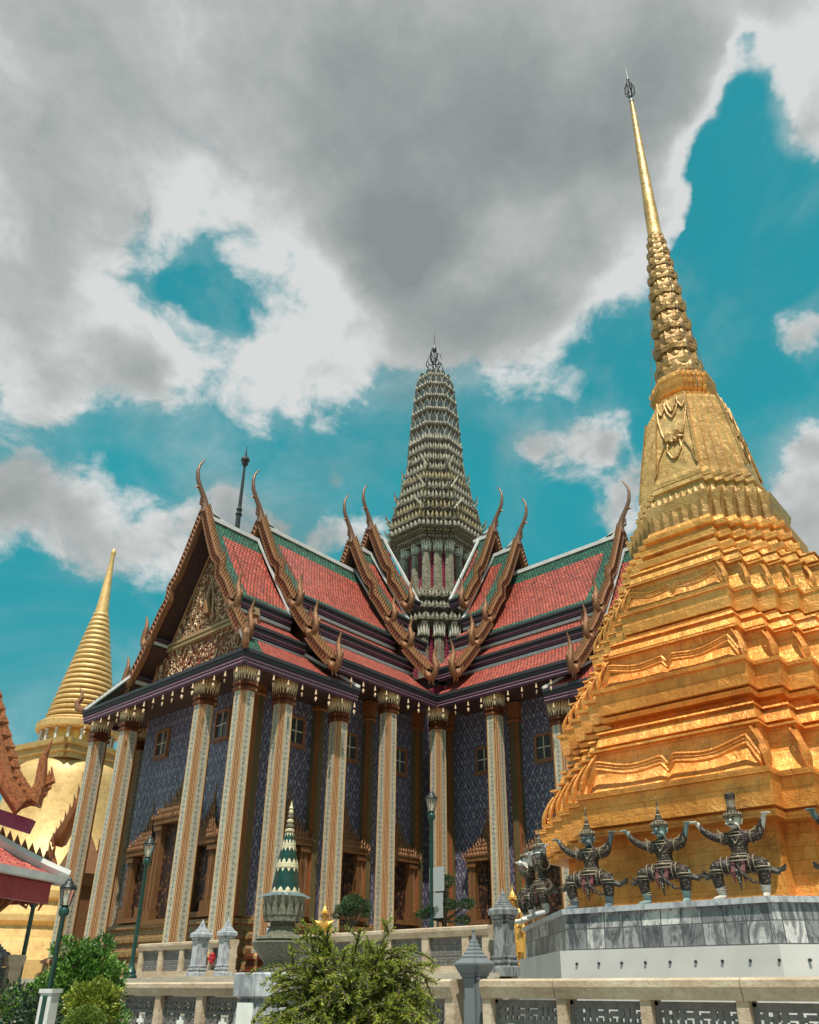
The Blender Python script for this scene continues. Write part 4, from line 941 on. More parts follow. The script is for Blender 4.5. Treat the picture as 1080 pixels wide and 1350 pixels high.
def guardian(label,x,y,rz,skin,arm,hat,flip=1,s=1.0,monkey=False):
    t=thing('guardian_statue',label,'statue',(x,y,MZ),rz,'guardian statues holding up the golden chedi')
    t.scale=(s*flip,s,s)
    skm=simple('painted_face_'+str(len(KIDS)),skin,.45,0,.18,14,.1); KIDS[len(KIDS)]=1
    # -y is forward. joints
    V=[(0,0,.40),(0,-.0,.50),(0,-.01,.60),(0,0,.69),(0,-.02,.755),(0,-.035,.83),(0,-.045,.90),
       (.115,0,.675),(.24,-.03,.66),(.30,-.05,.77),(.335,-.06,.845),
       (-.115,0,.675),(-.23,-.04,.685),(-.34,-.06,.76),(-.40,-.06,.835),
       (.09,0,.37),(.27,-.10,.37),(.245,-.07,.20),(.225,-.03,.055),(.25,-.14,.03),(.27,-.21,.02),
       (-.09,0,.37),(-.27,-.10,.38),(-.26,-.07,.20),(-.24,-.03,.055),(-.27,-.14,.03),(-.29,-.21,.02)]
    E=[(0,1),(1,2),(2,3),(3,4),(4,5),(5,6),(3,7),(7,8),(8,9),(9,10),(3,11),(11,12),(12,13),(13,14),(0,15),(15,16),(16,17),(17,18),(18,19),(19,20),(0,21),(21,22),(22,23),(23,24),(24,25),(25,26)]
    Rr=[(.125,.10),(.088,.075),(.118,.09),(.118,.085),.05,(.078,.088),.062,.068,.054,.042,.034,.068,.055,.042,.034,.105,.085,.066,.042,(.040,.028),(.030,.018),.105,.085,.066,.042,(.040,.028),(.030,.018)]
    # fingers: palms pushed flat against the ledge above
    for (root,hx,hy,hz,dx) in((10,.335,-.06,.845,1),(14,-.40,-.06,.835,-1)):
        for q,(ax,ay,L) in enumerate(((.2,-.9,.055),(.5,-.75,.07),(.8,-.5,.075),(.95,-.15,.068),(.3,.8,.05))):
            i=len(V); V.append((hx+dx*ax*.035,hy+ay*.035,hz+.035)); V.append((hx+dx*ax*(.035+L*.5),hy+ay*(.03+L*.5),hz+.05)); V.append((hx+dx*ax*(.035+L),hy+ay*(.03+L),hz+.042))
            E+=[(root,i),(i,i+1),(i+1,i+2)]; Rr+=[.012,.010,.008]
    def mf(c):
        if c.z>.745 and abs(c.x)<.1: return 1
        if c.x>.32 or c.x<-.385: return 1
        if c.z<.15: return 1
        return 0
    skin_mesh('body',V,E,Rr,[ARM[arm],skm],t,2,mf)
    # face: brows, bulging eyes, nose, fanged mouth, ears
    mb=MB(lambda p:(p[0]*1.0,(p[1]+.045)*1.04-.045,p[2]))
    rr=[(.0,.762),(.035,.768),(.055,.785),(.066,.81),(.076,.845),(.079,.875),(.074,.905),(.055,.93),(.0,.94)]
    mb.lathe(rr,18,(0,-.042),mat=0,cap=False)
    for sx in(-1,1):
        mb.tube([(sx*.012,-.125,.868),(sx*.03,-.128,.885),(sx*.052,-.112,.878)],[.006,.009,.004],5,1)
        mb.tube([(sx*.028,-.118,.856),(sx*.03,-.132,.856)],[.014,.004],7,2)
        mb.tube([(sx*.03,-.133,.856),(sx*.03,-.137,.856)],[.006,.003],6,1)
        mb.tube([(sx*.072,-.03,.88),(sx*.088,-.03,.86),(sx*.08,-.03,.81)],[.012,.016,.008],5,0)
        mb.tube([(sx*.018,-.125,.808),(sx*.02,-.132,.822)],[.004,.001],4,2)
    mb.tube([(0,-.115,.872),(0,-.140,.842),(0,-.128,.832)],[.008,.016,.008],6,0)
    mb.tube([(-.036,-.105,.812),(-.018,-.124,.806),(.018,-.124,.806),(.036,-.105,.812)],[.004,.010,.010,.004],5,1)
    if monkey: mb.tube([(0,-.10,.82),(0,-.155,.815),(0,-.165,.815)],[.04,.032,.01],8,0)
    mb.build('head',[skm,M['black'],M['silver']],t)
    # crown
    mb=MB()
    if hat=='spire':
        pr=[(.088,.885),(.098,.895),(.098,.91),(.080,.915),(.085,.93),(.066,.945),(.07,.958),(.052,.972),(.055,.984),(.040,1.0),(.043,1.012),(.030,1.03),(.033,1.042),(.022,1.06),(.024,1.075),(.015,1.11),(.012,1.17),(.003,1.26)]
    elif hat=='brush':
        pr=[(.090,.885),(.105,.895),(.105,.912),(.080,.918),(.085,.935),(.072,.945),(.074,.965),(.05,.975),(.052,1.0),(.046,1.02),(.05,1.10),(.058,1.18),(.050,1.20)]
    else:
        pr=[(.085,.885),(.098,.893),(.098,.908),(.08,.915),(.082,.935),(.06,.96),(.045,.985),(.05,1.0),(.02,1.03),(.004,1.06)]
    pr=[(a_*1.05,.885+(b_-.885)*.88) for a_,b_ in pr]
    mb.lathe(pr,12,(0,-.04),mats=[(0 if i%3==0 else 1) for i in range(len(pr)-1)])
    if hat=='spire':
        mb.tube([(0,-.04,1.18),(0,-.05,1.22),(.0,-.03,1.26)],[.006,.005,.002],4,0)
    for j in range(9):
        a=PI+PI*j/8; mb.leaf((.09*math.cos(a),-.04+.09*math.sin(a),.90),(math.cos(a),math.sin(a)),.05,.03,0,.1)
    mb.build('crown',[M['silver'],ARM[1]],t)
    # collar, epaulettes, belt, apron cloth, knee guards, anklets
    mb=MB()
    def ring(c,r,rz_,tilt,tr,m):
        pts=[]; Mx=Matrix.Rotation(tilt,3,'Y')@Matrix.Rotation(rz_,3,'X')
        for i in range(13):
            a=2*PI*i/12; pts.append(Vector(c)+Mx@Vector((math.cos(a)*r,math.sin(a)*r,0)))
        mb.tube(pts,tr*.62,5,m,False)
    ring((0,0,.725),.085,0,0,.014,0); ring((0,-.01,.70),.10,.15,0,.010,0); ring((0,-.02,.455),.112,0,0,.018,0); ring((0,-.02,.425),.128,.1,0,.012,0); ring((0,-.01,.49),.098,0,0,.008,0)
    for sx in(-1,1):
        ring((sx*.165,-.01,.67),.070,0,PI/2,.013,0); ring((sx*.13,0,.685),.062,0,PI/2*.8,.010,0)
        ring((sx*.255,-.09,.33),.080,0,0,.014,0); ring((sx*.255,-.085,.30),.076,0,0,.009,0); ring((sx*.18,-.05,.375),.100,0,PI/2*.95,.010,0)
        ring((sx*.235,-.05,.13),.046,0,0,.012,0); ring((sx*.235,-.05,.155),.05,0,0,.008,0); ring((sx*.12,-.02,.375),.108,0,PI/2*.95,.010,0)
        mb.tube([(sx*.07,-.06,.71),(0,-.095,.60)],.008,4,0)
        # flared shoulder tips and hip flaps
        mb.tube([(sx*.15,0,.72),(sx*.20,0,.745),(sx*.22,0,.79)],[.025,.018,.003],5,0)
        mb.tube([(sx*.08,.02,.42),(sx*.19,.05,.36),(sx*.31,.06,.30),(sx*.42,.04,.31),(sx*.46,.02,.36)],[.05,.07,.065,.045,.008],6,1,True,.45)
        mb.tube([(sx*.33,-.05,.30),(sx*.40,-.05,.27),(sx*.45,-.06,.31)],[.04,.03,.005],5,1)
    mb.build('ornament',[M['silver'],M['blk_tail']],t)
    mb=MB()
    for x0,w,m,zb in((0,.05,0,.10),(-.055,.035,1,.18),(.055,.035,1,.18)):
        P=[(x0-w/2,-.10,.43),(x0+w/2,-.10,.43),(x0+w*.7,-.15,.30),(x0-w*.7,-.15,.30),(x0,-.13,zb)]
        i=[mb.vt(p) for p in P]; j=[mb.vt((p[0],p[1]+.02,p[2])) for p in P]
        for f in((0,1,2,3),(3,2,4)): mb.face([i[k] for k in f],m); mb.face([j[k] for k in f][::-1],m)
        o_=(0,1,2,4,3)
        for k in range(5): mb.face((i[o_[k]],i[o_[(k+1)%5]],j[o_[(k+1)%5]],j[o_[k]]),m)
    mb.tube([(-.02,-.13,.40),(.05,-.15,.27),(.15,-.14,.18),(.22,-.11,.17)],[.01,.022,.018,.006],5,0)
    mb.build('apron',[ARM[0],M['maroon']],t)
    return t
G=[('guardian with dark blue-grey face and thin pointed crown, leftmost of the front row',-.97,-2.93,0,(.10,.14,.16),0,'spire',1,False),
   ('guardian with a pale green face and tall ringed pointed crown, middle of the front row',-.07,-2.93,0,(.18,.26,.25),1,'spire',1,False),
   ('guardian with a white face and flat topped bundled crown, right of the green-faced one',.75,-2.93,0,(.48,.45,.38),2,'brush',1,False),
   ('dark limbed guardian past the right corner of the marble base, cut by the picture edge',1.74,-2.60,PI/4,(.06,.13,.12),1,'spire',1,False),
   ('grey-faced guardian with curved crown on the left corner face of the marble base',-1.90,-2.50,-PI/4,(.30,.31,.30),0,'spire',-1,False),
   ('white-faced low-crowned guardian furthest left round the corner of the marble base',-2.48,-1.92,-PI/4,(.58,.56,.52),2,'low',1,True)]
for l,x,y,rz,sk,ar,ht,fl,mk in G:
    guardian(l,CX+x,CY+y,rz,sk,ar,ht,fl,.92,mk)
# ================================================================== BELL CHEDI far left
BX,BY=-67.9,31.9
bc=thing('bell_chedi','large smooth golden bell shaped chedi with a ringed cone spire, far left behind the temple','chedi',(BX,BY,0))
mb=MB(); 
pr=[(14,0),(14,1.5),(13,1.6),(13,3),(12,3.1),(11.7,4.2),(10.8,4.4),(10.6,5.2),(10.9,5.5),(10.9,5.9),(9.8,6.2),(9.6,6.9),(9.9,7.1),(9.9,7.6),(8.9,7.9),(8.7,8.6),(9.0,8.8),(8.9,9.2),(8.0,9.5)]
mb.lathe(pr,48); smooth_angle(mb.build('base_ring',M['gold_b'],bc),30)
mb=MB(); pr=[(7.0,9.4),(6.6,10),(6.0,11.0),(5.4,12.4),(5.0,14.0),(4.75,15.6),(4.6,16.8),(4.45,17.5),(4.15,18.1),(3.8,18.4),(3.4,18.6)]
mb.lathe(pr,48); smooth_angle(mb.build('bell',M['gold_b'],bc),40)
mb=MB(); sq=lambda w:plan(w,w*.9,1)
mb.loft([(18.5,sq(3.3)),(18.9,sq(3.3)),(18.95,sq(3.55)),(19.1,sq(3.6)),(19.15,sq(3.4)),(19.5,sq(3.4)),(19.55,sq(3.8)),(19.95,sq(3.9)),(20.0,sq(3.6)),(20.1,sq(3.2))]); mb.build('square_throne',M['gold_b'],bc,rz=R(12))
mb=MB(); mb.lathe([(2.5,20.0),(2.5,21.4)],32); mb.build('drum',M['gold_s'],bc)
for j in range(18):
    a=2*PI*j/18; mb=MB(); mb.lathe([(.2,20.0),(.2,20.1),(.13,20.15),(.12,21.2),(.2,21.3)],8,(3.0*math.cos(a),3.0*math.sin(a))); mb.build('pillar',M['white'],bc)
mb=MB(); pr=[(3.2,21.35),(3.45,21.5),(3.5,22.0),(3.3,22.15)]; 
z=22.15; n=22
for i in range(n):
    t=i/n; r=2.95*(1-t)+.62*t; h=11.2/n
    pr+=[(r*.90,z+.02),(r,z+h*.25),(r*1.01,z+h*.5),(r*.97,z+h*.75),(r*.90,z+h*.88)]; z+=h
mb.lathe(pr,40); smooth_angle(mb.build('ringed_cone',M['gold_b'],bc),50)
mb=MB(); mb.lathe([(.62,z),(.60,z+.2),(.52,z+1),(.28,z+4.5),(.17,z+6.2),(.22,z+6.4),(.26,z+6.6),(.2,z+6.8),(.04,z+7.1)],20); smooth_angle(mb.build('spire',M['gold_b'],bc))
# ================================================================== thin dark spire behind the roofs
fp=thing('mast','thin dark spire mast with ringed knob rising behind the left roof','spire',(-49.8,33.5,0))
mb=MB(); mb.lathe([(.38,20),(.30,30),(.25,35.2),(.32,35.6),(.22,36.0),(.20,37.6),(.30,37.8),(.18,38.0),(.26,38.3),(.16,38.5),(.13,41),(.10,42.8)],10); mb.build('shaft',M['iron_b'] if 'iron_b' in M else M['iron'],fp)
mb=MB(); mb.lathe([(.15,42.8),(.3,43.0),(.18,43.15),(.4,43.35),(.34,43.6),(.12,43.8),(.06,44.3),(.01,45.0)],10); mb.build('finial',M['iron'],fp)
# ================================================================== GROUND AND TERRACES
def struct(name,mb,m): return tag(mb.build(name,m),kind='structure')
def paving():
    t=NT('pale_stone_paving'); v=t.co(); br=t.brick(v,(.34,.31,.27),(.42,.38,.33),(.2,.18,.15),.6,.6,.01); n=t.noise(v,.8,6)
    return t.done(t.mix(.5,br.outputs['Color'],t.ramp(n,[(.3,(.6,.6,.6)),(.7,(1.1,1.1,1.1))]),'MULTIPLY'),.8)
M['pave']=paving(); M['terr']=simple('terrace_wall_stone',(.38,.33,.26),.8,0,.25,1.5,.2)
mb=MB(); mb.poly([(-900,-900,0),(900,-900,0),(900,900,0),(-900,900,0)]); struct('ground',mb,M['pave'])
mb=MB(); mb.box((-8,40,.35),(180,68.2,.7)); struct('lower_terrace',mb,M['pave'])
mb=MB(); mb.box((-45,48,.83),(73,72.4,1.64)); mb.box((-45,11.9,1.52),(73,.5,.14)); struct('upper_terrace',mb,M['terr'])
# ================================================================== BALUSTRADES
def grille_panel(mb,x0,x1,y,z0,z1,rnd,cross=False):
    """pierced ceramic screen: a lattice of stepped fret bars with real gaps"""
    w=x1-x0; h=z1-z0; th=.035
    for (a,b,c,d) in((x0,x1,z1-.025,z1),(x0,x1,z0,z0+.025),(x0,x0+.025,z0,z1),(x1-.025,x1,z0,z1)): mb.box(((a+b)/2,y,(c+d)/2),(b-a,th+.012,d-c))
    c=max(.035,h/9); nx=max(4,int(round(w/c))); nz=max(4,int(round(h/c))); cx,cz=w/nx,h/nz
    for i in range(nx):
        for j in range(nz):
            si,sj=min(i,nx-1-i),min(j,nz-1-j)
            k=(si*2+sj*3+(si*sj))%4
            x,z=x0+(i+.5)*cx,z0+(j+.5)*cz
            if cross and abs(i-(nx-1)/2)<1.2 and abs(j-(nz-1)/2)<1.2: continue
            if k in(0,3): mb.box((x,y,z),(cx*1.02,th,cz*.62))
            if k in(0,1): mb.box((x,y+.001,z),(cx*.62,th+.004,cz*1.02))
            if k==2: mb.box((x,y,z-cz*.22),(cx*1.0,th-.002,cz*.56)); mb.box((x-cx*.25,y,z),(cx*.5,th-.004,cz))
    if cross:
        q=min(cx,cz)
        mb.box(((x0+x1)/2,y,(z0+z1)/2),(q*.7,th+.01,q*2.3),mat=1); mb.box(((x0+x1)/2,y,(z0+z1)/2),(q*2.3,th+.012,q*.7),mat=1)
def cap(mb,x0,x1,y,z,w,h):
    prof=[(-w/2,z-h*.42),(-w/2-.0,z-h*.12),(-w/2+.03,z-h*.02),(-w/2+.06,z),(w/2-.06,z),(w/2-.03,z-h*.02),(w/2,z-h*.12),(w/2,z-h*.42),(w/2-.03,z-h),(-w/2+.03,z-h)]
    a=[mb.vt((x0,y+p,q)) for p,q in prof]; b=[mb.vt((x1,y+p,q)) for p,q in prof]; n=len(prof)
    for i in range(n): mb.face((a[i],a[(i+1)%n],b[(i+1)%n],b[i]))
    mb.face(a[::-1]); mb.face(b)
def balustrade(label,y,posts,ztop,zb,ch,pw,group,joints=(),cross=False,floor=None,mcap='sand'):
    xs=[p for p in posts]; r=thing('balustrade',label,'balustrade',((xs[0]+xs[-1])/2,y,floor if floor is not None else zb),0,group)
    ox,oz=(xs[0]+xs[-1])/2,(floor if floor is not None else zb)
    js=[xs[0]-pw/2]+list(joints)+[xs[-1]+pw/2]
    for a,b in zip(js,js[1:]):
        mb=MB(); cap(mb,a-ox+.003,b-ox-.003,0,ztop-oz,.26,ch); mb.build('coping',M[mcap],r)
    mb=MB()
    mb.box((0,0,zb-oz-.08),(xs[-1]-xs[0]+pw,.24,.16)); mb.build('sill',M['sand'],r)
    for x in xs:
        mb=MB(); mb.box((x-ox,0,(ztop-ch+zb)/2-oz),(pw,.17,ztop-ch-zb)); mb.build('baluster_post',M['sand'],r)
    rnd=random.Random(5)
    for a,b in zip(xs,xs[1:]):
        mb=MB(); grille_panel(mb,a-ox+pw/2+.004,b-ox-pw/2-.004,0,zb-oz+.012,ztop-ch-oz-.012,rnd,cross); mb.build('pierced_panel',[M['grille'],M['whitec']],r)
    return r
M['whitec']=simple('white_flower_tile',(.7,.7,.66),.4,0,.1,9,.1)
FG='balustrades along the lower terrace edge'; UG='balustrades along the upper terrace edge'
balustrade('sandstone balustrade with grey pierced panels in front of the golden chedi, at bottom right',6.0,[-4.40,-3.68,-2.97,-2.26,-1.55,-.84,-.13],1.505,.82,.145,.085,FG,(-3.72,-2.24,-.8),False,.7)
balustrade('short sandstone balustrade run left of the grey pagoda-topped post, behind the conifer bush',6.0,[-6.35,-5.55,-4.80],1.505,.82,.145,.10,FG,(-4.95,),True,.7)
balustrade('sandstone balustrade with white cross tiles left of the ceramic chedi pedestal',6.0,[-10.1,-9.25,-8.42,-7.66],1.49,.80,.14,.11,FG,(-8.75,),True,.7)
balustrade('sandstone balustrade behind the bonsai and lamp on the upper terrace, right run',12.2,[-14.2,-13.25,-12.3,-11.35,-10.4,-9.45,-9.0],2.43,1.78,.17,.16,UG,(-12.2,-10.32),False,1.6)
balustrade('sandstone balustrade at the left of the upper terrace, below the left gable porch',12.2,[-20.0,-19.1,-18.2,-17.5],2.43,1.78,.17,.16,UG,(),False,1.6)
balustrade('tiny balustrade section between the two left marble posts, with a red flower in its panel',12.2,[-17.0,-16.3],2.43,1.78,.17,.12,UG,(),False,1.6)
balustrade('sandstone balustrade at far left edge beneath the pavilion brackets',5.7,[-14.8,-14.1,-13.4,-12.7],1.86,1.25,.15,.12,UG,(),False,.7)
mb=MB(); 
for j in range(6):
    a=2*PI*j/6; mb.tube([(0,0,0),(.09*math.cos(a),-.02,.09*math.sin(a)),(.13*math.cos(a+.3),-.01,.13*math.sin(a+.3))],[.03,.045,.01],5)
mb.tube([(0,-.02,0),(0,-.05,0)],[.04,.02],6)
tag(mb.build('flower_ornament',simple('red_flower',(.35,.01,.02),.4),None,loc=(-16.86,12.08,2.03)),'red flower ornament fixed to the small pierced panel between the left marble posts','ornament')
# ================================================================== MARBLE POSTS
def post(label,x,y,z0,H,w,mat,grp,rz=0,tip=False):
    r=thing('stone_post',label,'stone post',(x,y,z0),rz,grp)
    P=lambda q:plan(q,q*.62,1); s=H
    mb=MB(); mb.loft([(0,P(w*1.35)),(.10*s,P(w*1.35)),(.11*s,P(w*1.2)),(.145*s,P(w*1.15)),(.15*s,P(w*1.28)),(.175*s,P(w*1.28)),(.18*s,P(w*1.08)),(.205*s,P(w*1.08)),(.21*s,P(w*1.18)),(.225*s,P(w*1.18)),(.23*s,P(w)),(.62*s,P(w*.96))],cap=True); mb.build('shaft',mat,r)
    mb=MB(); mb.loft([(.62*s,P(w*1.0)),(.635*s,P(w*1.14)),(.645*s,P(w*1.14)),(.65*s,P(w*1.04)),(.675*s,P(w*1.22)),(.685*s,P(w*1.22)),(.69*s,P(w*1.15)),(.71*s,P(w*1.42)),(.765*s,P(w*1.45)),(.785*s,P(w*1.25)),(.79*s,P(w*1.0))])
    zz=.79*s; ww=w*1.08
    for k in range(6):
        mb.loft([(zz,P(ww)),(zz+.018*s,P(ww*.98)),(zz+.03*s,P(ww*.72))]); zz+=.03*s; ww*=.76
    mb.lathe([(ww*1.1,zz),(ww*.7,zz+.02*s),(.004,zz+.055*s)],8)
    if tip: mb.lathe([(.01,zz+.05*s),(.03,zz+.06*s),(.03,zz+.07*s),(.005,zz+.075*s)],8)
    mb.build('tiered_cap',mat,r); return r
PG='pagoda topped posts along the terraces'
post('large streaked grey marble post with a tiered pagoda top, left of the golden chedi',-8.55,12.05,1.60,1.36,.16,M['marble_d'],PG,0)
post('pale marble pagoda-topped post at the left staircase, left one of the pair',-17.42,12.1,1.60,1.27,.155,M['marble'],PG)
post('pale marble pagoda-topped post right of the red flower panel at the left staircase',-16.42,12.1,1.60,1.27,.14,M['marble'],PG)
post('marble pagoda-topped post partly hidden behind the green ceramic chedi',-14.62,12.1,1.60,1.27,.15,M['marble'],PG)
post('small stone post with a pointed cap beside the dark lamp at the far left',-12.95,5.45,1.0,1.15,.15,M['marble_d'],PG)
# near grey painted post
gpst=thing('stone_post','smooth grey painted post with a wide tiered pagoda cap, nearest in the foreground','stone post',(-4.60,6.02,.70),R(4),PG)
gpst.scale=(.64,.64,.93)
P=lambda q:plan(q,q*.6,1)
mb=MB(); mb.loft([(0,P(.135)),(.84,P(.128)),(.86,P(.15)),(.875,P(.15)),(.88,P(.14))]); mb.build('shaft',M['greyplaster'],gpst)
mb=MB(); mb.loft([(.88,P(.145)),(.90,P(.17)),(.915,P(.17)),(.92,P(.185)),(.985,P(.235)),(1.0,P(.235)),(1.045,P(.15))]); zz,ww=1.045,.155
for k in range(5): mb.loft([(zz,P(ww)),(zz+.012,P(ww)),(zz+.032,P(ww*.74))]); zz+=.032; ww*=.76
mb.lathe([(ww*.9,zz),(.02,zz+.06),(.012,zz+.065),(.026,zz+.075),(.026,zz+.085),(.004,zz+.10)],10)
mb.build('tiered_cap',M['greyplaster'],gpst)
# ================================================================== GREEN CERAMIC CHEDI on marble pedestal
ped=thing('pedestal','streaked marble pedestal carrying the small green ceramic chedi','pedestal',(-7.15,5.98,.7))
P8=lambda w:[(w*math.cos(PI/8+PI/4*j)/math.cos(PI/8),w*math.sin(PI/8+PI/4*j)/math.cos(PI/8)) for j in range(8)]
mb=MB(); mb.loft([(-.1,P8(.47)),(.5,P8(.40)),(.64,P8(.37))]); mb.build('shaft',M['marble_p'] if 'marble_p' in M else M['marble_d'],ped)
mb=MB()
mb.box((0,-.405,.35),(.24,.02,.5),0,0); mb.build('white_slab',M['whitec'],ped)
mb=MB(); mb.loft([(.64,P8(.385)),(.66,P8(.43)),(.86,P8(.44)),(.875,P8(.42))]); mb.build('top_block',M['marble'],ped)
M['cer_g']=simple('dark_green_glazed_ceramic',(.008,.035,.026),.22,0,.35,12,.1)
M['cer_c']=simple('cream_glazed_petals',(.52,.46,.30),.3,0,.2,20,.2)
M['cer_b']=simple('mossy_carved_bronze_stone',(.20,.195,.14),.45,.15,.55,34,.9,.02)
cc=thing('ceramic_chedi','small dark green ceramic chedi banded with cream petals on a carved bowl','small chedi',(-7.15,5.98,1.575)); cc.scale=(.86,.86,1.0)
mb=MB()
def cz(v): return v
mb.lathe([(.26,0),(.27,.03),(.25,.05),(.20,.07),(.20,.10),(.22,.12),(.30,.20),(.36,.27),(.37,.29),(.30,.31),(.33,.325),(.31,.35),(.20,.37),(.18,.40),(.17,.43),(.20,.45)],28); smooth_angle(mb.build('foot',M['cer_b'],cc),30)
mb=MB(); mb.lathe([(.14,.44),(.16,.47),(.15,.49),(.20,.55),(.25,.68),(.27,.75),(.24,.76)],28)
for r,z,n in((.24,.60,16),(.26,.66,16)):
    for j in range(n): a=2*PI*j/n; mb.leaf((r*.9*math.cos(a),r*.9*math.sin(a),z-.1),(math.cos(a),math.sin(a)),.14,.09,0,.25,.3)
b=mb.build('bowl',M['cer_b'],cc)
mb=MB()
for j in range(20):
    a=2*PI*(j)/20; d=Vector((math.cos(a),math.sin(a),0)); t=Vector((-d.y,d.x,0))
    q=[mb.vt(p) for p in(d*.22-t*.04+Vector((0,0,.79)),d*.22+t*.04+Vector((0,0,.79)),d*.335+Vector((0,0,.745)),d*.25-t*.04+Vector((0,0,.75)),d*.25+t*.04+Vector((0,0,.75)))]
    for f in((0,1,2),(3,0,2),(1,4,2),(4,3,2)): mb.face([q[k] for k in f])
mb.build('petal_rim',simple('slate_glazed_rim',(.13,.17,.18),.25,0,.3,20,.2),b)
mb=MB(); 
def band(z,r): mb.lathe([(r*1.0,z),(r*1.06,z+.008),(r*1.06,z+.028),(r*.98,z+.036)],28,mat=1)
secs=[(.80,.185,1.04,.135),(1.10,.135,1.26,.095),(1.31,.088,1.42,.058)]
for (z0,r0,z1,r1) in secs:
    mb.lathe([(r0,z0),(r0*.97,z0+.02),((r0+r1)/2,(z0+z1)/2),(r1,z1)],28,mat=0)
    band(z0-.03,r0*1.0); band(z0-.055,r0*1.03)
    n=12
    for j in range(n):
        a=2*PI*j/n; d=(math.cos(a),math.sin(a))
        mb.leaf((d[0]*r0*1.0,d[1]*r0*1.0,z0),d,.05,2*PI*r0/n*.62,1,-.22,.15)
        dd=Vector(d+(0,)); t=Vector((-dd.y,dd.x,0)); rr=r1*1.03; w_=2*PI*rr/n*.36
        q=[mb.vt(dd*rr+Vector((0,0,z1+.01))-t*w_),mb.vt(dd*rr+Vector((0,0,z1+.01))+t*w_),mb.vt(dd*(rr+.012)+Vector((0,0,z1-.035)))]; mb.face(q,1)
z=1.44; r=.06
for k in range(5):
    mb.lathe([(r*.7,z),(r*1.05,z+.012),(r*1.05,z+.03),(r*.6,z+.045)],14,mat=1 if k%2==0 else 2)
    z+=.052; r*=.84
mb.lathe([(.024,z),(.03,z+.01),(.012,z+.05),(.002,z+.10)],10,mat=1)
smooth_angle(mb.build('glazed_spire',[M['cer_g'],M['cer_c'],M['cer_b']],cc),40)
# ================================================================== LAMPS
def lamp(label,x,y,z0,H,s,grp='garden lamp posts',tilt=0):
    r=thing('lamp_post',label,'lamp post',(x,y,z0),0,grp)
    h=H-.62*s
    mb=MB(); mb.lathe([(.17*s,0),(.17*s,.06*s),(.13*s,.10*s),(.14*s,.16*s),(.09*s,.24*s),(.06*s,.36*s),(.055*s,.4*s),(.05*s,h-.22*s),(.06*s,h-.2*s),(.10*s,h-.16*s),(.11*s,h-.12*s),(.10*s,h-.05*s),(.07*s,h),(.11*s,h+.02*s)],14); smooth_angle(mb.build('post',M['iron_g'],r),40)
    mb=MB(); mb.lathe([(.09*s,h+.02*s),(.13*s,h+.20*s),(.155*s,h+.36*s)],16,cap=False); smooth_angle(mb.build('lamp_glass',M['lglass'],r),50)
    mb=MB()
    for j in range(6):
        a=2*PI*j/6; mb.tube([(.095*s*math.cos(a),.095*s*math.sin(a),h+.02*s),(.16*s*math.cos(a),.16*s*math.sin(a),h+.36*s)],.008*s,4)
    mb.lathe([(.17*s,h+.35*s),(.175*s,h+.38*s),(.15*s,h+.42*s),(.10*s,h+.46*s),(.09*s,h+.50*s),(.05*s,h+.53*s),(.045*s,h+.56*s),(.015*s,h+.59*s),(.004*s,h+.64*s)],16); smooth_angle(mb.build('lamp_cap',M['iron'],r),40)
    mb=MB(); mb.lathe([(.03*s,h+.03*s),(.03*s,h+.08*s),(.05*s,h+.14*s),(.055*s,h+.20*s),(.03*s,h+.26*s),(.005*s,h+.28*s)],10); smooth_angle(mb.build('bulb',M['bulb'],r),50)
t=NT('clear_lamp_glass'); t.set(t.b,'Transmission Weight',.9); t.set(t.b,'IOR',1.2); M['lglass']=t.done((.9,.88,.8),.06)
t=NT('frosted_bulb'); M['bulb']=t.done((.85,.75,.6),.3)
lamp('green lamp post with a black cap behind the white box, left of the leafy shrub',-7.19,3.56,0,2.33,.41)
lamp('dark lamp post in front of the left temple porch, above the marble balustrade',-17.2,10.25,1.6,3.02,.82)
lamp('green lamp post beside the two white sign panels, in front of the inner temple corner',-10.9,12.9,1.6,3.62,.78)
lamp('dark lamp post half hidden behind the pavilion bracket at the far left',-12.80,5.85,.7,2.33,.62)
# signs
sg=thing('sign','pair of blank pale sign panels seen edge-on stacked on a thin pole beside the lamp','sign',(-10.78,12.95,1.6),R(4))
mb=MB(); mb.lathe([(.02,0),(.02,2.0)],8); mb.build('pole',M['iron'],sg)
for z,h,w in((1.80,.47,.36),(1.30,.47,.30)):
    mb=MB(); mb.box((0,-.03,z),(w,.02,h)); mb.build('panel',simple('pale_grey_panel',(.30,.31,.31),.5,0,.05,4,.05),sg)
bxs=thing('post_box','white slab-sided box at the foot of the left lamp post','box',(-6.88,3.42,0),R(20)); bxs.scale=(.56,.56,1.0)
mb=MB(); mb.box((0,0,.70),(.20,.16,1.4)); mb.build('side_panel',M['white'],bxs)
mb=MB(); mb.box((0,-.085,.70),(.07,.02,1.36)); mb.build('green_strip',M['iron_g'],bxs)
mb=MB(); mb.box((0,0,1.415),(.24,.20,.03)); mb.build('lid',M['white'],bxs)
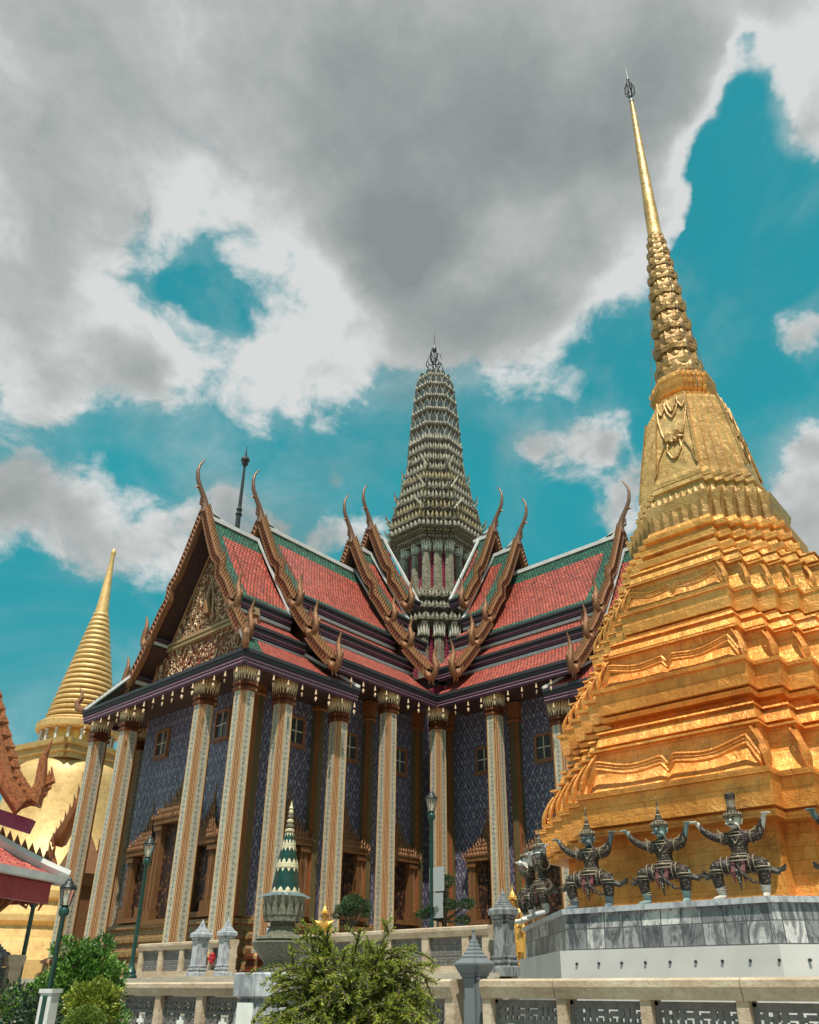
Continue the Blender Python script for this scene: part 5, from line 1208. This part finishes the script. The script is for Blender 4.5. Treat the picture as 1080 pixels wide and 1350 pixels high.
# ================================================================== PAVILION (left edge)
ex=Vector((-.48,.87,0)).normalized(); inn=Vector((-.87,-.48,0)).normalized()
PC=Vector((-12.50,6.12,2.93))
pav=thing('pavilion','open pavilion with red scale tiles and maroon fascia, cut by the left edge','pavilion',(PC.x,PC.y,.7))
def pl_(a,b,z):  # a metres back along the eave, b metres inwards
    p=-ex*a+inn*b; return (p.x,p.y,PC.z-.7+z)
t=NT('pink_red_scale_tiles'); uv=t.co('UV'); s_=t.sep(uv)
row=t.math('DIVIDE',s_[1],.13); fr=t.math('FRACT',row); sh=t.math('MULTIPLY',t.math('MODULO',t.math('FLOOR',row),2.0),.5)
uu=t.math('ABSOLUTE',t.math('SUBTRACT',t.math('FRACT',t.math('ADD',t.math('DIVIDE',s_[0],.16),sh)),.5))
edge=t.math('SUBTRACT',fr,t.math('MULTIPLY',uu,1.1)); ln=t.rng(t.math('ABSOLUTE',edge),.04,.12,1,0)
nz=t.noise(t.co(),6,4); col=t.mix(t.rng(nz,.35,.65),(.42,.06,.05),(.62,.16,.12)); t.bump(t.math('SUBTRACT',edge,ln),.4,.02)
M['scale']=t.done(t.mix(ln,col,(.05,.015,.015)),.3)
def cur(t): return .12*(1-t)**2 if t<1 else 0
W=4.2; up=1.35; inw=2.0
mb=MB()
nseg=10
def hipz(q): return up*(q**1.15)
for (fa,fb) in(((lambda a,b:pl_(a,b,0)),0),):
    for k in range(nseg):
        q0,q1=k/nseg,(k+1)/nseg
        # right slope: eave runs back from the corner
        A0=pl_(inw*q0,inw*q0,hipz(q0)); A1=pl_(inw*q1,inw*q1,hipz(q1)); B0=pl_(W*1.6-inw*q0,inw*q0,hipz(q0)); B1=pl_(W*1.6-inw*q1,inw*q1,hipz(q1))
        L=2.4
        mb.poly([A0,B0,B1,A1],0,[(inw*q0,L*q0),(W*1.6-inw*q0,L*q0),(W*1.6-inw*q1,L*q1),(inw*q1,L*q1)])
        # far slope: eave runs inwards from the corner
        C0=pl_(inw*q0,W*1.6-inw*q0,hipz(q0)); C1=pl_(inw*q1,W*1.6-inw*q1,hipz(q1))
        mb.poly([A0,C0,C1,A1],0,[(inw*q0,L*q0),(W*1.6-inw*q0,L*q0),(W*1.6-inw*q1,L*q1),(inw*q1,L*q1)])
mb.build('roof',M['scale'],pav)
mb=MB()
hp=[pl_(inw*q/8-.02,inw*q/8-.02,hipz(q/8)+.05) for q in range(9)]
mb.tube(hp,[.085]*9,6); 
strip(mb,pl_(-.03,-.03,-.03),pl_(W*1.6,-.03,-.03),.12,.1,0); strip(mb,pl_(-.03,-.03,-.03),pl_(-.03,W*1.6,-.03),.12,.1,0)
mb.build('white_ridge',M['white'],pav)
mb=MB(); strip(mb,pl_(.16,.16,-.22),pl_(W*1.6,.16,-.22),.1,.3,0); strip(mb,pl_(.16,.16,-.22),pl_(.16,W*1.6,-.22),.1,.3,0)
mb.poly([pl_(.1,.1,-.09),pl_(W*1.6,.1,-.09),pl_(W*1.6,W*1.6,-.09),pl_(.1,W*1.6,-.09)],1)
mb.build('maroon_fascia',[simple('maroon_paint',(.30,.035,.04),.5,0,.2,6,.1),M['soffit']],pav)
mb=MB()   # curled roof brackets
for a,b in((.9,.9),(.45,1.6),(1.9,.5)):
    z=-.25; mb.tube([pl_(a-.35,b-.35,z),pl_(a-.2,b-.2,z-.12),pl_(a-.05,b-.05,z-.1),pl_(a+.05,b+.05,z-.3),pl_(a+.3,b+.3,z-.75),pl_(a+.5,b+.5,z-1.25)],[.03,.05,.06,.05,.045,.04],6)
    mb.tube([pl_(a-.05,b-.05,z-.1),pl_(a-.1,b-.02,z-.25),pl_(a-.2,b-.1,z-.22)],[.05,.035,.01],5)
for (p0,p1,p2,p3) in(((-12.62,5.85,2.68),(-12.72,5.62,2.70),(-12.80,5.35,2.45),(-13.0,4.7,1.75)),((-12.78,5.35,2.70),(-12.85,5.1,2.66),(-12.95,4.8,2.3),(-13.1,4.4,1.9))):
    c0=Vector((PC.x,PC.y,.7)); q=[Vector(p)-c0 for p in(p0,p1,p2,p3)]
    mb.tube([q[0]+Vector((0,0,-.22)),q[0]+Vector((.03,.04,-.08)),q[0],q[1],q[1].lerp(q[2],.5)+Vector((0,0,.03)),q[2],q[3]],[.01,.03,.045,.05,.045,.045,.04],6)
    mb.tube([q[1],q[1]+Vector((0,-.02,-.14)),q[1]+Vector((.03,.08,-.2)),q[1]+Vector((.04,.1,-.1))],[.045,.03,.025,.008],5)
mb.build('bracket',M['flame'],pav)
for a,b in((1.4,1.4),(4.6,1.4)):
    mb=MB(); q=pl_(a,b,0); mb.box((q[0],q[1],1.05),(.3,.3,2.1),R(29)); mb.build('pillar',M['white'],pav)
mb=MB()   # upper gable body
mb.poly([pl_(2,2.4,1.3),pl_(5,2.4,1.3),pl_(5,3.4,3.6),pl_(2,3.4,3.6)],0,[(0,0),(3,0),(3,2.5),(0,2.5)]); mb.poly([pl_(2,4.4,1.3),pl_(5,4.4,1.3),pl_(5,3.4,3.6),pl_(2,3.4,3.6)],0,[(0,0),(3,0),(3,2.5),(0,2.5)])
mb.build('upper_roof',M['scale'],pav)

# naga gable edge sweeping down to the corner, from image-left, world positions
def W_(p): return Vector(p)-Vector((PC.x,PC.y,.7))
nb=[W_(p) for p in((-12.95,4.1,6.2),(-12.80,4.45,5.5),(-12.68,4.75,4.75),(-12.58,4.98,4.2),(-12.46,5.22,3.88),(-12.40,5.36,3.95),(-12.40,5.40,4.25),(-12.39,5.36,4.62),(-12.36,5.42,4.95))]
mb=MB(); mb.tube(nb,[.16,.16,.17,.18,.19,.17,.12,.08,.01],8,0,True,.8)
side=Vector((.38,.92,0))
for k in range(15):
    t=k/15; i=int(t*4); p=nb[i].lerp(nb[i+1],t*4-i); mb.leaf(p+side*.10+Vector((0,0,-.06)),(.85,-.5),.34,.24,0,.05,.5)
for k,(h,l) in enumerate(((.3,.3),(.36,.2),(.42,.1))): mb.tube([nb[5]+Vector((0,0,.1*k)),nb[5]+side*(.12+.04*k)+Vector((0,0,.15+.1*k)),nb[5]+side*(.1+.02*k)+Vector((0,0,.15+h))],[.07,.05,.008],5)
mb.build('naga_bargeboard',M['flame'],pav)
mb=MB(); strip(mb,W_((-13.3,4.6,3.95)),W_((-12.52,5.45,3.62)),.16,.2,0); strip(mb,W_((-13.2,3.9,4.6)),W_((-12.75,4.9,4.1)),.14,.2,0); mb.build('purlin_end',simple('purple_maroon_beam',(.20,.03,.08),.5),pav)
mb=MB()
for k in range(24):
    q=.04+k*.04; p=Vector(pl_(inw*q,inw*q,hipz(q)+.1)); 
    if q<1: mb.leaf(p+Vector(inn)*.12+Vector((0,0,-.06)),(.6,-.8),.30,.15,0,.1,.6)
mb.build('ridge_flame',M['flame'],pav)
# ================================================================== ornate porch roof seen between the left columns
pr_=thing('porch_roof','orange gilded flame-edged porch roof seen between the two leftmost temple columns','porch',(-44.9,22.2,0))
mb=MB()
for (bx,by,bz,h,sg_) in((0,0,9.0,3.6,1),(1.5,1.2,6.6,3.4,1),(-1.6,-.4,6.0,2.6,1)):
    pts=[(bx+.0,by,bz+h),(bx-.5,by,bz+h*.55),(bx-1.3,by,bz+h*.25),(bx-2.2,by,bz)]
    mb.tube(pts,[.06,.3,.4,.5],7); 
    for k in range(8):
        t=k/7; i=min(2,int(t*3)); p=Vector(pts[i]).lerp(Vector(pts[i+1]),t*3-i); mb.leaf(p,(-.6,-.8),.9,.5,0,.3)
mb.build('flame_edge',M['flame'],pr_)
mb=MB(); mb.box((.6,.4,3.2),(1.0,1.0,6.4)); mb.loft([(6.4,[(1.3,-.6),(1.3,1.1),(-.4,1.1),(-.4,-.6)]),(7,[(1.5,-.7),(1.5,1.2),(-.5,1.2),(-.5,-.7)]),(9.4,[(.7,-.0),(.7,.3),(.4,.3),(.4,-.0)])]); mb.build('wall',M['gilt_b'],pr_)
# ================================================================== GOLD STATUES
def deity(label,x,y,z,rz,s,staff=True):
    t=thing('gold_statue',label,'statue',(x,y,z),rz); t.scale=(s,)*3
    V=[(0,0,.86),(0,0,.98),(0,0,1.14),(0,0,1.28),(0,-.01,1.38),(0,-.02,1.47),(0,-.02,1.54),
       (.16,0,1.27),(.20,-.02,1.02),(.14,-.20,.98),(.08,-.25,1.0),(-.16,0,1.27),(-.25,-.02,1.03),(-.28,-.06,.82),(-.28,-.08,.74),
       (.09,0,.82),(.10,-.01,.46),(.10,.02,.07),(.11,-.14,.03),(-.09,0,.82),(-.12,.0,.46),(-.13,.02,.07),(-.14,-.14,.03)]
    E=[(0,1),(1,2),(2,3),(3,4),(4,5),(5,6),(3,7),(7,8),(8,9),(9,10),(3,11),(11,12),(12,13),(13,14),(0,15),(15,16),(16,17),(17,18),(0,19),(19,20),(20,21),(21,22)]
    Rr=[(.14,.11),(.11,.09),(.13,.10),(.12,.09),.05,(.075,.09),.06,.06,.045,.035,.03,.06,.045,.035,.03,.10,.065,.045,.03,.10,.065,.045,.03]
    for (root,h) in((10,Vector((.08,-.25,1.0))),(14,Vector((-.28,-.08,.74)))):
        for q in range(5):
            i=len(V); o=Vector(((q-2)*.014,-.02,-.02)); V.append(tuple(h+o)); V.append(tuple(h+o+Vector((.0,-.025,-.035)))); V.append(tuple(h+o+Vector((0,-.01,-.065)))); E+=[(root,i),(i,i+1),(i+1,i+2)]; Rr+=[.012,.010,.008]
    skin_mesh('body',V,E,Rr,[M['gold_s']],t,2)
    mb=MB()
    for sx in(-1,1): mb.tube([(sx*.03,-.105,1.49),(sx*.03,-.115,1.49)],[.014,.004],6); mb.tube([(sx*.078,-.02,1.52),(sx*.09,-.02,1.47),(sx*.08,-.02,1.42)],[.01,.018,.008],5)
    mb.tube([(0,-.10,1.50),(0,-.128,1.465),(0,-.11,1.455)],[.008,.016,.006],5); mb.tube([(-.03,-.098,1.43),(0,-.11,1.427),(.03,-.098,1.43)],[.004,.009,.004],5); mb.build('face',M['gold_s'],t)
    mb=MB(); mb.lathe([(.10,1.53),(.12,1.54),(.12,1.56),(.09,1.57),(.10,1.59),(.07,1.62),(.075,1.635),(.045,1.67),(.05,1.68),(.025,1.72),(.012,1.80),(.003,1.9)],12,(0,-.02)); mb.build('crown',M['gold_s'],t)
    mb=MB(); mb.loft([(.45,[(.20*math.cos(a)*1.2,.15*math.sin(a)) for a in [2*PI*j/14 for j in range(14)]]),(.7,[(.19*math.cos(a),.15*math.sin(a)) for a in [2*PI*j/14 for j in range(14)]]),(.93,[(.14*math.cos(a),.12*math.sin(a)) for a in [2*PI*j/14 for j in range(14)]])],cap=False)
    mb.tube([(0,-.14,.92),(.0,-.2,.6),(.0,-.17,.25)],[.04,.06,.02],6); 
    for sx in(-1,1): mb.tube([(sx*.10,0,1.30),(sx*.20,0,1.31),(sx*.25,0,1.37)],[.05,.04,.005],6); mb.tube([(sx*.15,0,.85),(sx*.26,.02,.75),(sx*.30,.02,.6),(sx*.36,.02,.62)],[.04,.05,.03,.005],5)
    mb.build('robe',M['gold_s'],t)
    if staff:
        mb=MB(); mb.lathe([(.02,0),(.02,1.05),(.035,1.07),(.02,1.1)],8,(.08,-.285)); mb.build('staff',M['gold_s'],t)
    return t
deity('gilded crowned figure with a staff, between the streaked marble post and golden chedi',-10.12,14.62,1.66,R(28),.93)
deity('small gilded crowned figure just right of the green ceramic chedi, seen over the balustrade',-13.85,12.75,1.66,R(40),.80,False)
gf=thing('gilt_fence','low gilded spiked railing beside the golden statue','railing',(-9.35,14.2,1.65),R(35))
for i in range(5):
    mb=MB(); mb.lathe([(.03,0),(.025,.75),(.05,.78),(.045,.84),(.015,.9),(.003,1.0)],8,(-.4+i*.2,0)); mb.build('bar',M['gold_s'],gf)
mb=MB(); mb.box((0,0,.6),(.9,.03,.04)); mb.box((0,0,.2),(.9,.03,.04)); mb.build('rail',M['gold_s'],gf)
# ================================================================== PLANTS
def leaf_mat(name,c1,c2,c3,tr=.25):
    t=NT(name); g=t.nd('ShaderNodeObjectInfo'); v=t.co(); n=t.noise(v,9,3,.6)
    c=t.sep(t.co('UV')); col=t.ramp(c[0],[(0,c1),(.5,c2),(1,c3)]); col=t.mix(t.rng(n,.35,.65,.0,.35),col,c1)
    b=t.b; t.done(col,.45); t.set(b,'Transmission Weight',0)
    tb=t.nd('ShaderNodeBsdfTranslucent'); t.L.new(col,tb.inputs[0]); mx=t.nd('ShaderNodeMixShader'); mx.inputs[0].default_value=tr
    out=[n for n in t.N if n.type=='OUTPUT_MATERIAL'][0]; t.L.new(b.outputs[0],mx.inputs[1]); t.L.new(tb.outputs[0],mx.inputs[2]); t.L.new(mx.outputs[0],out.inputs[0]); return t.m
M['lf_g']=leaf_mat('glossy_green_leaf',(.03,.09,.012),(.10,.22,.03),(.26,.42,.07))
M['lf_t']=leaf_mat('clipped_green_leaf',(.05,.09,.012),(.14,.21,.03),(.28,.34,.06))
M['lf_d']=leaf_mat('dark_bonsai_leaf',(.012,.035,.012),(.035,.08,.025),(.10,.16,.06))
M['lf_y']=leaf_mat('yellow_green_leaf',(.07,.13,.015),(.22,.28,.03),(.46,.45,.07))
M['lf_c']=leaf_mat('olive_conifer_needle',(.05,.085,.01),(.17,.23,.025),(.40,.42,.05),.35)
M['lf_k']=leaf_mat('deep_dark_leaf',(.008,.02,.01),(.02,.05,.02),(.08,.13,.07))
M['bark']=simple('grey_brown_bark',(.09,.06,.04),.85,0,.4,14,.6,.02)
def put_leaf(mb,p,d,L,w,rnd,u=None):
    d=Vector(d); 
    if d.length<1e-5: d=Vector((0,0,1))
    d.normalize(); r=Vector((rnd.uniform(-1,1),rnd.uniform(-1,1),rnd.uniform(-1,1))); t=d.cross(r)
    if t.length<1e-4: t=d.cross(Vector((1,0,0)))
    t.normalize(); n=t.cross(d); p=Vector(p); m=p+d*L*.45+n*L*.07; tip=p+d*L-n*L*.05; uu=rnd.random() if u is None else min(1,max(0,u+rnd.uniform(-.3,.3)))
    i=[mb.vt(p),mb.vt(m+t*w/2),mb.vt(tip),mb.vt(m-t*w/2)]; mb.face(i,0,[(uu,0)]*4)
def ball(name,label,cat,x,y,z,rx,rz,n,L,w,mat,seed,lump=.12,grp=None):
    rnd=random.Random(seed); t=thing(name,label,cat,(x,y,0),0,grp); mb=MB()
    for k in range(n):
        a=rnd.uniform(0,2*PI); c=rnd.uniform(-1,1); s=math.sqrt(1-c*c); d=Vector((s*math.cos(a),s*math.sin(a),c))
        q=1+lump*mnoise.noise(d*2.2+Vector((seed,0,0)))*2; r=q*(rnd.random()**.15)
        p=Vector((d.x*rx*r,d.y*rx*r,z+d.z*rz*r)); put_leaf(mb,p,d+Vector((rnd.uniform(-.8,.8),rnd.uniform(-.8,.8),rnd.uniform(-.3,.9))),L*rnd.uniform(.7,1.2),w,rnd)
    mb.build('foliage',mat,t); mb=MB(); mb.tube([(0,0,0),(.01,0,z*.5),(0,.01,z)],[.04,.03,.02],6)
    for k in range(5): a=k*1.3; mb.tube([(0,0,z*.5),(rx*.4*math.cos(a),rx*.4*math.sin(a),z+rz*.1)],[.02,.008],5)
    mb.build('stem',M['bark'],t); return t
ball('topiary','clipped round yellow-green topiary ball at the bottom left, lowest of the shrubs','topiary',-6.05,3.30,1.17,.15,.15,12000,.016,.009,M['lf_t'],1,.02)
ball('golden_shrub','rounded golden-yellow variegated shrub above the clipped topiary ball','shrub',-6.78,3.74,1.31,.20,.17,5200,.032,.02,M['lf_y'],2,.2)
def tree(name,label,cat,x,y,z0,clumps,trunkpts,n,L,w,mat,seed,grp=None,stem=.03):
    rnd=random.Random(seed); t=thing(name,label,cat,(x,y,z0),0,grp); mb=MB()
    tot=sum(c[3]**2 for c in clumps)
    for (cx,cy,cz,r,fl) in clumps:
        m=int(n*r*r/tot)
        for k in range(m):
            d=Vector((rnd.gauss(0,1),rnd.gauss(0,1),rnd.gauss(0,1))).normalized(); q=r*(rnd.random()**.28)*(1+.25*mnoise.noise(d*2.5+Vector((cx*9,cy*7,seed))))
            p=Vector((cx+d.x*q,cy+d.y*q,cz+d.z*q*fl)); put_leaf(mb,p,d*.7+Vector((rnd.uniform(-.7,.7),rnd.uniform(-.7,.7),rnd.uniform(-.2,.8))),L*rnd.uniform(.6,1.2),w*rnd.uniform(.8,1.2),rnd,.5+.45*mnoise.noise(p*4.0))
    mb.build('crown',mat,t); mb=MB()
    mb.tube(trunkpts,[stem*(1-.5*i/len(trunkpts)) for i in range(len(trunkpts))],7)
    for (cx,cy,cz,r,fl) in clumps:
        b=Vector(trunkpts[len(trunkpts)//2]); mb.tube([b,b.lerp(Vector((cx,cy,cz)),.5)+Vector((0,0,-.02)),(cx,cy,cz)],[stem*.5,stem*.4,stem*.15],5)
    mb.build('trunk',M['bark'],t); return t
rnd=random.Random(4)
cl=[(-.55,0,1.05,.24,1),(-.3,.1,1.25,.25,1),(-.05,0,1.38,.27,1),(.2,0,1.5,.28,1),(.38,.1,1.55,.22,1),(.5,0,1.35,.25,1),(0,.1,1.1,.35,1),(.3,0,1.05,.33,1),(-.3,0,.8,.3,1),(.05,0,.75,.35,1),(.55,.1,1.05,.25,1),(-.1,0,1.75,.13,1),(.42,0,1.78,.13,1),(.65,0,1.5,.14,1),(-.62,0,1.28,.12,1),(.1,.1,1.72,.14,1)]
cl=[(a*.78,b*.78,.35+(c-.35)*.93,r*.84,f) for a,b,c,r,f in cl]
ca,sa=math.cos(R(60)),math.sin(R(60))
cl=[(a*.86*.5+b,a*.86*.86,c*1.0+.12,r*1.0,f) for a,b,c,r,f in cl]
tree('leafy_shrub','bushy bright green glossy-leaved shrub below the two leftmost columns','shrub',-8.10,4.15,0,cl,[(0,0,0),(.02,0,.5),(0,0,1.0)],15000,.055,.024,M['lf_g'],11,stem=.05)
cl=[(-.35,-.2,.75,.3,.8),(0,0,.85,.3,.8),(.25,.3,.75,.3,.8),(-.6,-.6,.8,.35,.8),(.1,.2,.5,.35,1),(-.3,-.4,.45,.4,1),(-.8,-1,.7,.4,.8)]
tree('dark_shrub','low dark green clipped hedge shrub in the bottom left corner','shrub',-7.85,3.50,0,[(a,b,c*1.25+.2,r,f) for a,b,c,r,f in cl],[(0,0,0),(0,0,.6)],5200,.05,.026,M['lf_k'],12)
tree('bonsai','rounded single-headed bonsai tree on the upper terrace, left of the lamp and signs','bonsai',-13.0,12.75,1.62,[(-.22,-.05,1.32,.19,.6),(.0,0,1.47,.23,.6),(.24,.08,1.38,.19,.6),(-.05,0,1.27,.2,.5),(.3,.1,1.22,.12,.6),(-.38,-.1,1.2,.1,.6)],[(0,0,0),(.03,0,.5),(-.05,0,.95),(0,0,1.25)],3600,.042,.026,M['lf_d'],21,'bonsai trees on the upper terrace',.06)
tree('bonsai','cloud-pruned bonsai tree with stacked leaf pads right of the signs','bonsai',-10.75,13.15,1.62,[(.0,0,1.75,.19,.7),(-.17,-.1,1.2,.22,.55),(.08,.0,1.3,.2,.5),(-.42,-.2,1.13,.14,.6),(.36,.25,1.32,.16,.6),(.3,.2,1.02,.14,.6),(-.08,0,1.55,.12,.6)],[(0,0,0),(.06,0,.55),(-.04,0,1.0),(.05,0,1.35),(0,0,1.65)],4600,.042,.026,M['lf_d'],22,'bonsai trees on the upper terrace',.07)
# feathery conifer bush in front
rnd=random.Random(9)
t=thing('conifer_bush','feathery olive-yellow conifer bush with drooping tips in the centre foreground','bush',(-3.74,3.66,0)); mb=MB(); ms=MB()
def frond(p0,d,L,depth):
    pts=[Vector(p0)]; d=Vector(d).normalized(); n=max(4,int(L/.05)); p=Vector(p0)
    for i in range(n):
        d=(d+Vector((rnd.uniform(-.16,.16),rnd.uniform(-.16,.16),-.10-.03*i/ n+rnd.uniform(-.08,.06)))).normalized(); p=p+d*(L/n); pts.append(p.copy())
    ms.tube(pts,[.007*(1-.8*i/len(pts)) for i in range(len(pts))],4,0,False)
    for i in range(1,len(pts)):
        a,b=pts[i-1],pts[i]; dd=(b-a).normalized()
        for k in range(11):
            q=a.lerp(b,rnd.random()); r=Vector((rnd.gauss(0,1),rnd.gauss(0,1),rnd.gauss(0,.7)+.2)).normalized()
            put_leaf(mb,q,dd*.9+r*.9,rnd.uniform(.02,.038),.009,rnd,min(1,.15+.8*(i/len(pts))))
        if depth<1 and i>1 and rnd.random()<.75:
            s=Vector((rnd.gauss(0,1),rnd.gauss(0,1),rnd.gauss(0,.3)+.1)).normalized(); frond(a,dd*.8+s*.8,L*rnd.uniform(.28,.45),depth+1)
for k in range(250):
    a=rnd.uniform(0,2*PI); e=rnd.uniform(.05,1.35); d=Vector((math.cos(a)*math.cos(e),math.sin(a)*math.cos(e),math.sin(e)))
    z0=rnd.uniform(.85,1.52); r0=.16*rnd.random(); frond((r0*math.cos(a),r0*math.sin(a),z0),d,rnd.uniform(.26,.54)*(1.0 if e<.9 else .8),0)
mb.build('foliage',M['lf_c'],t); ms.tube([(0,0,0),(.02,0,.5),(0,.02,1.0)],[.05,.04,.015],7); ms.build('branches',M['bark'],t)
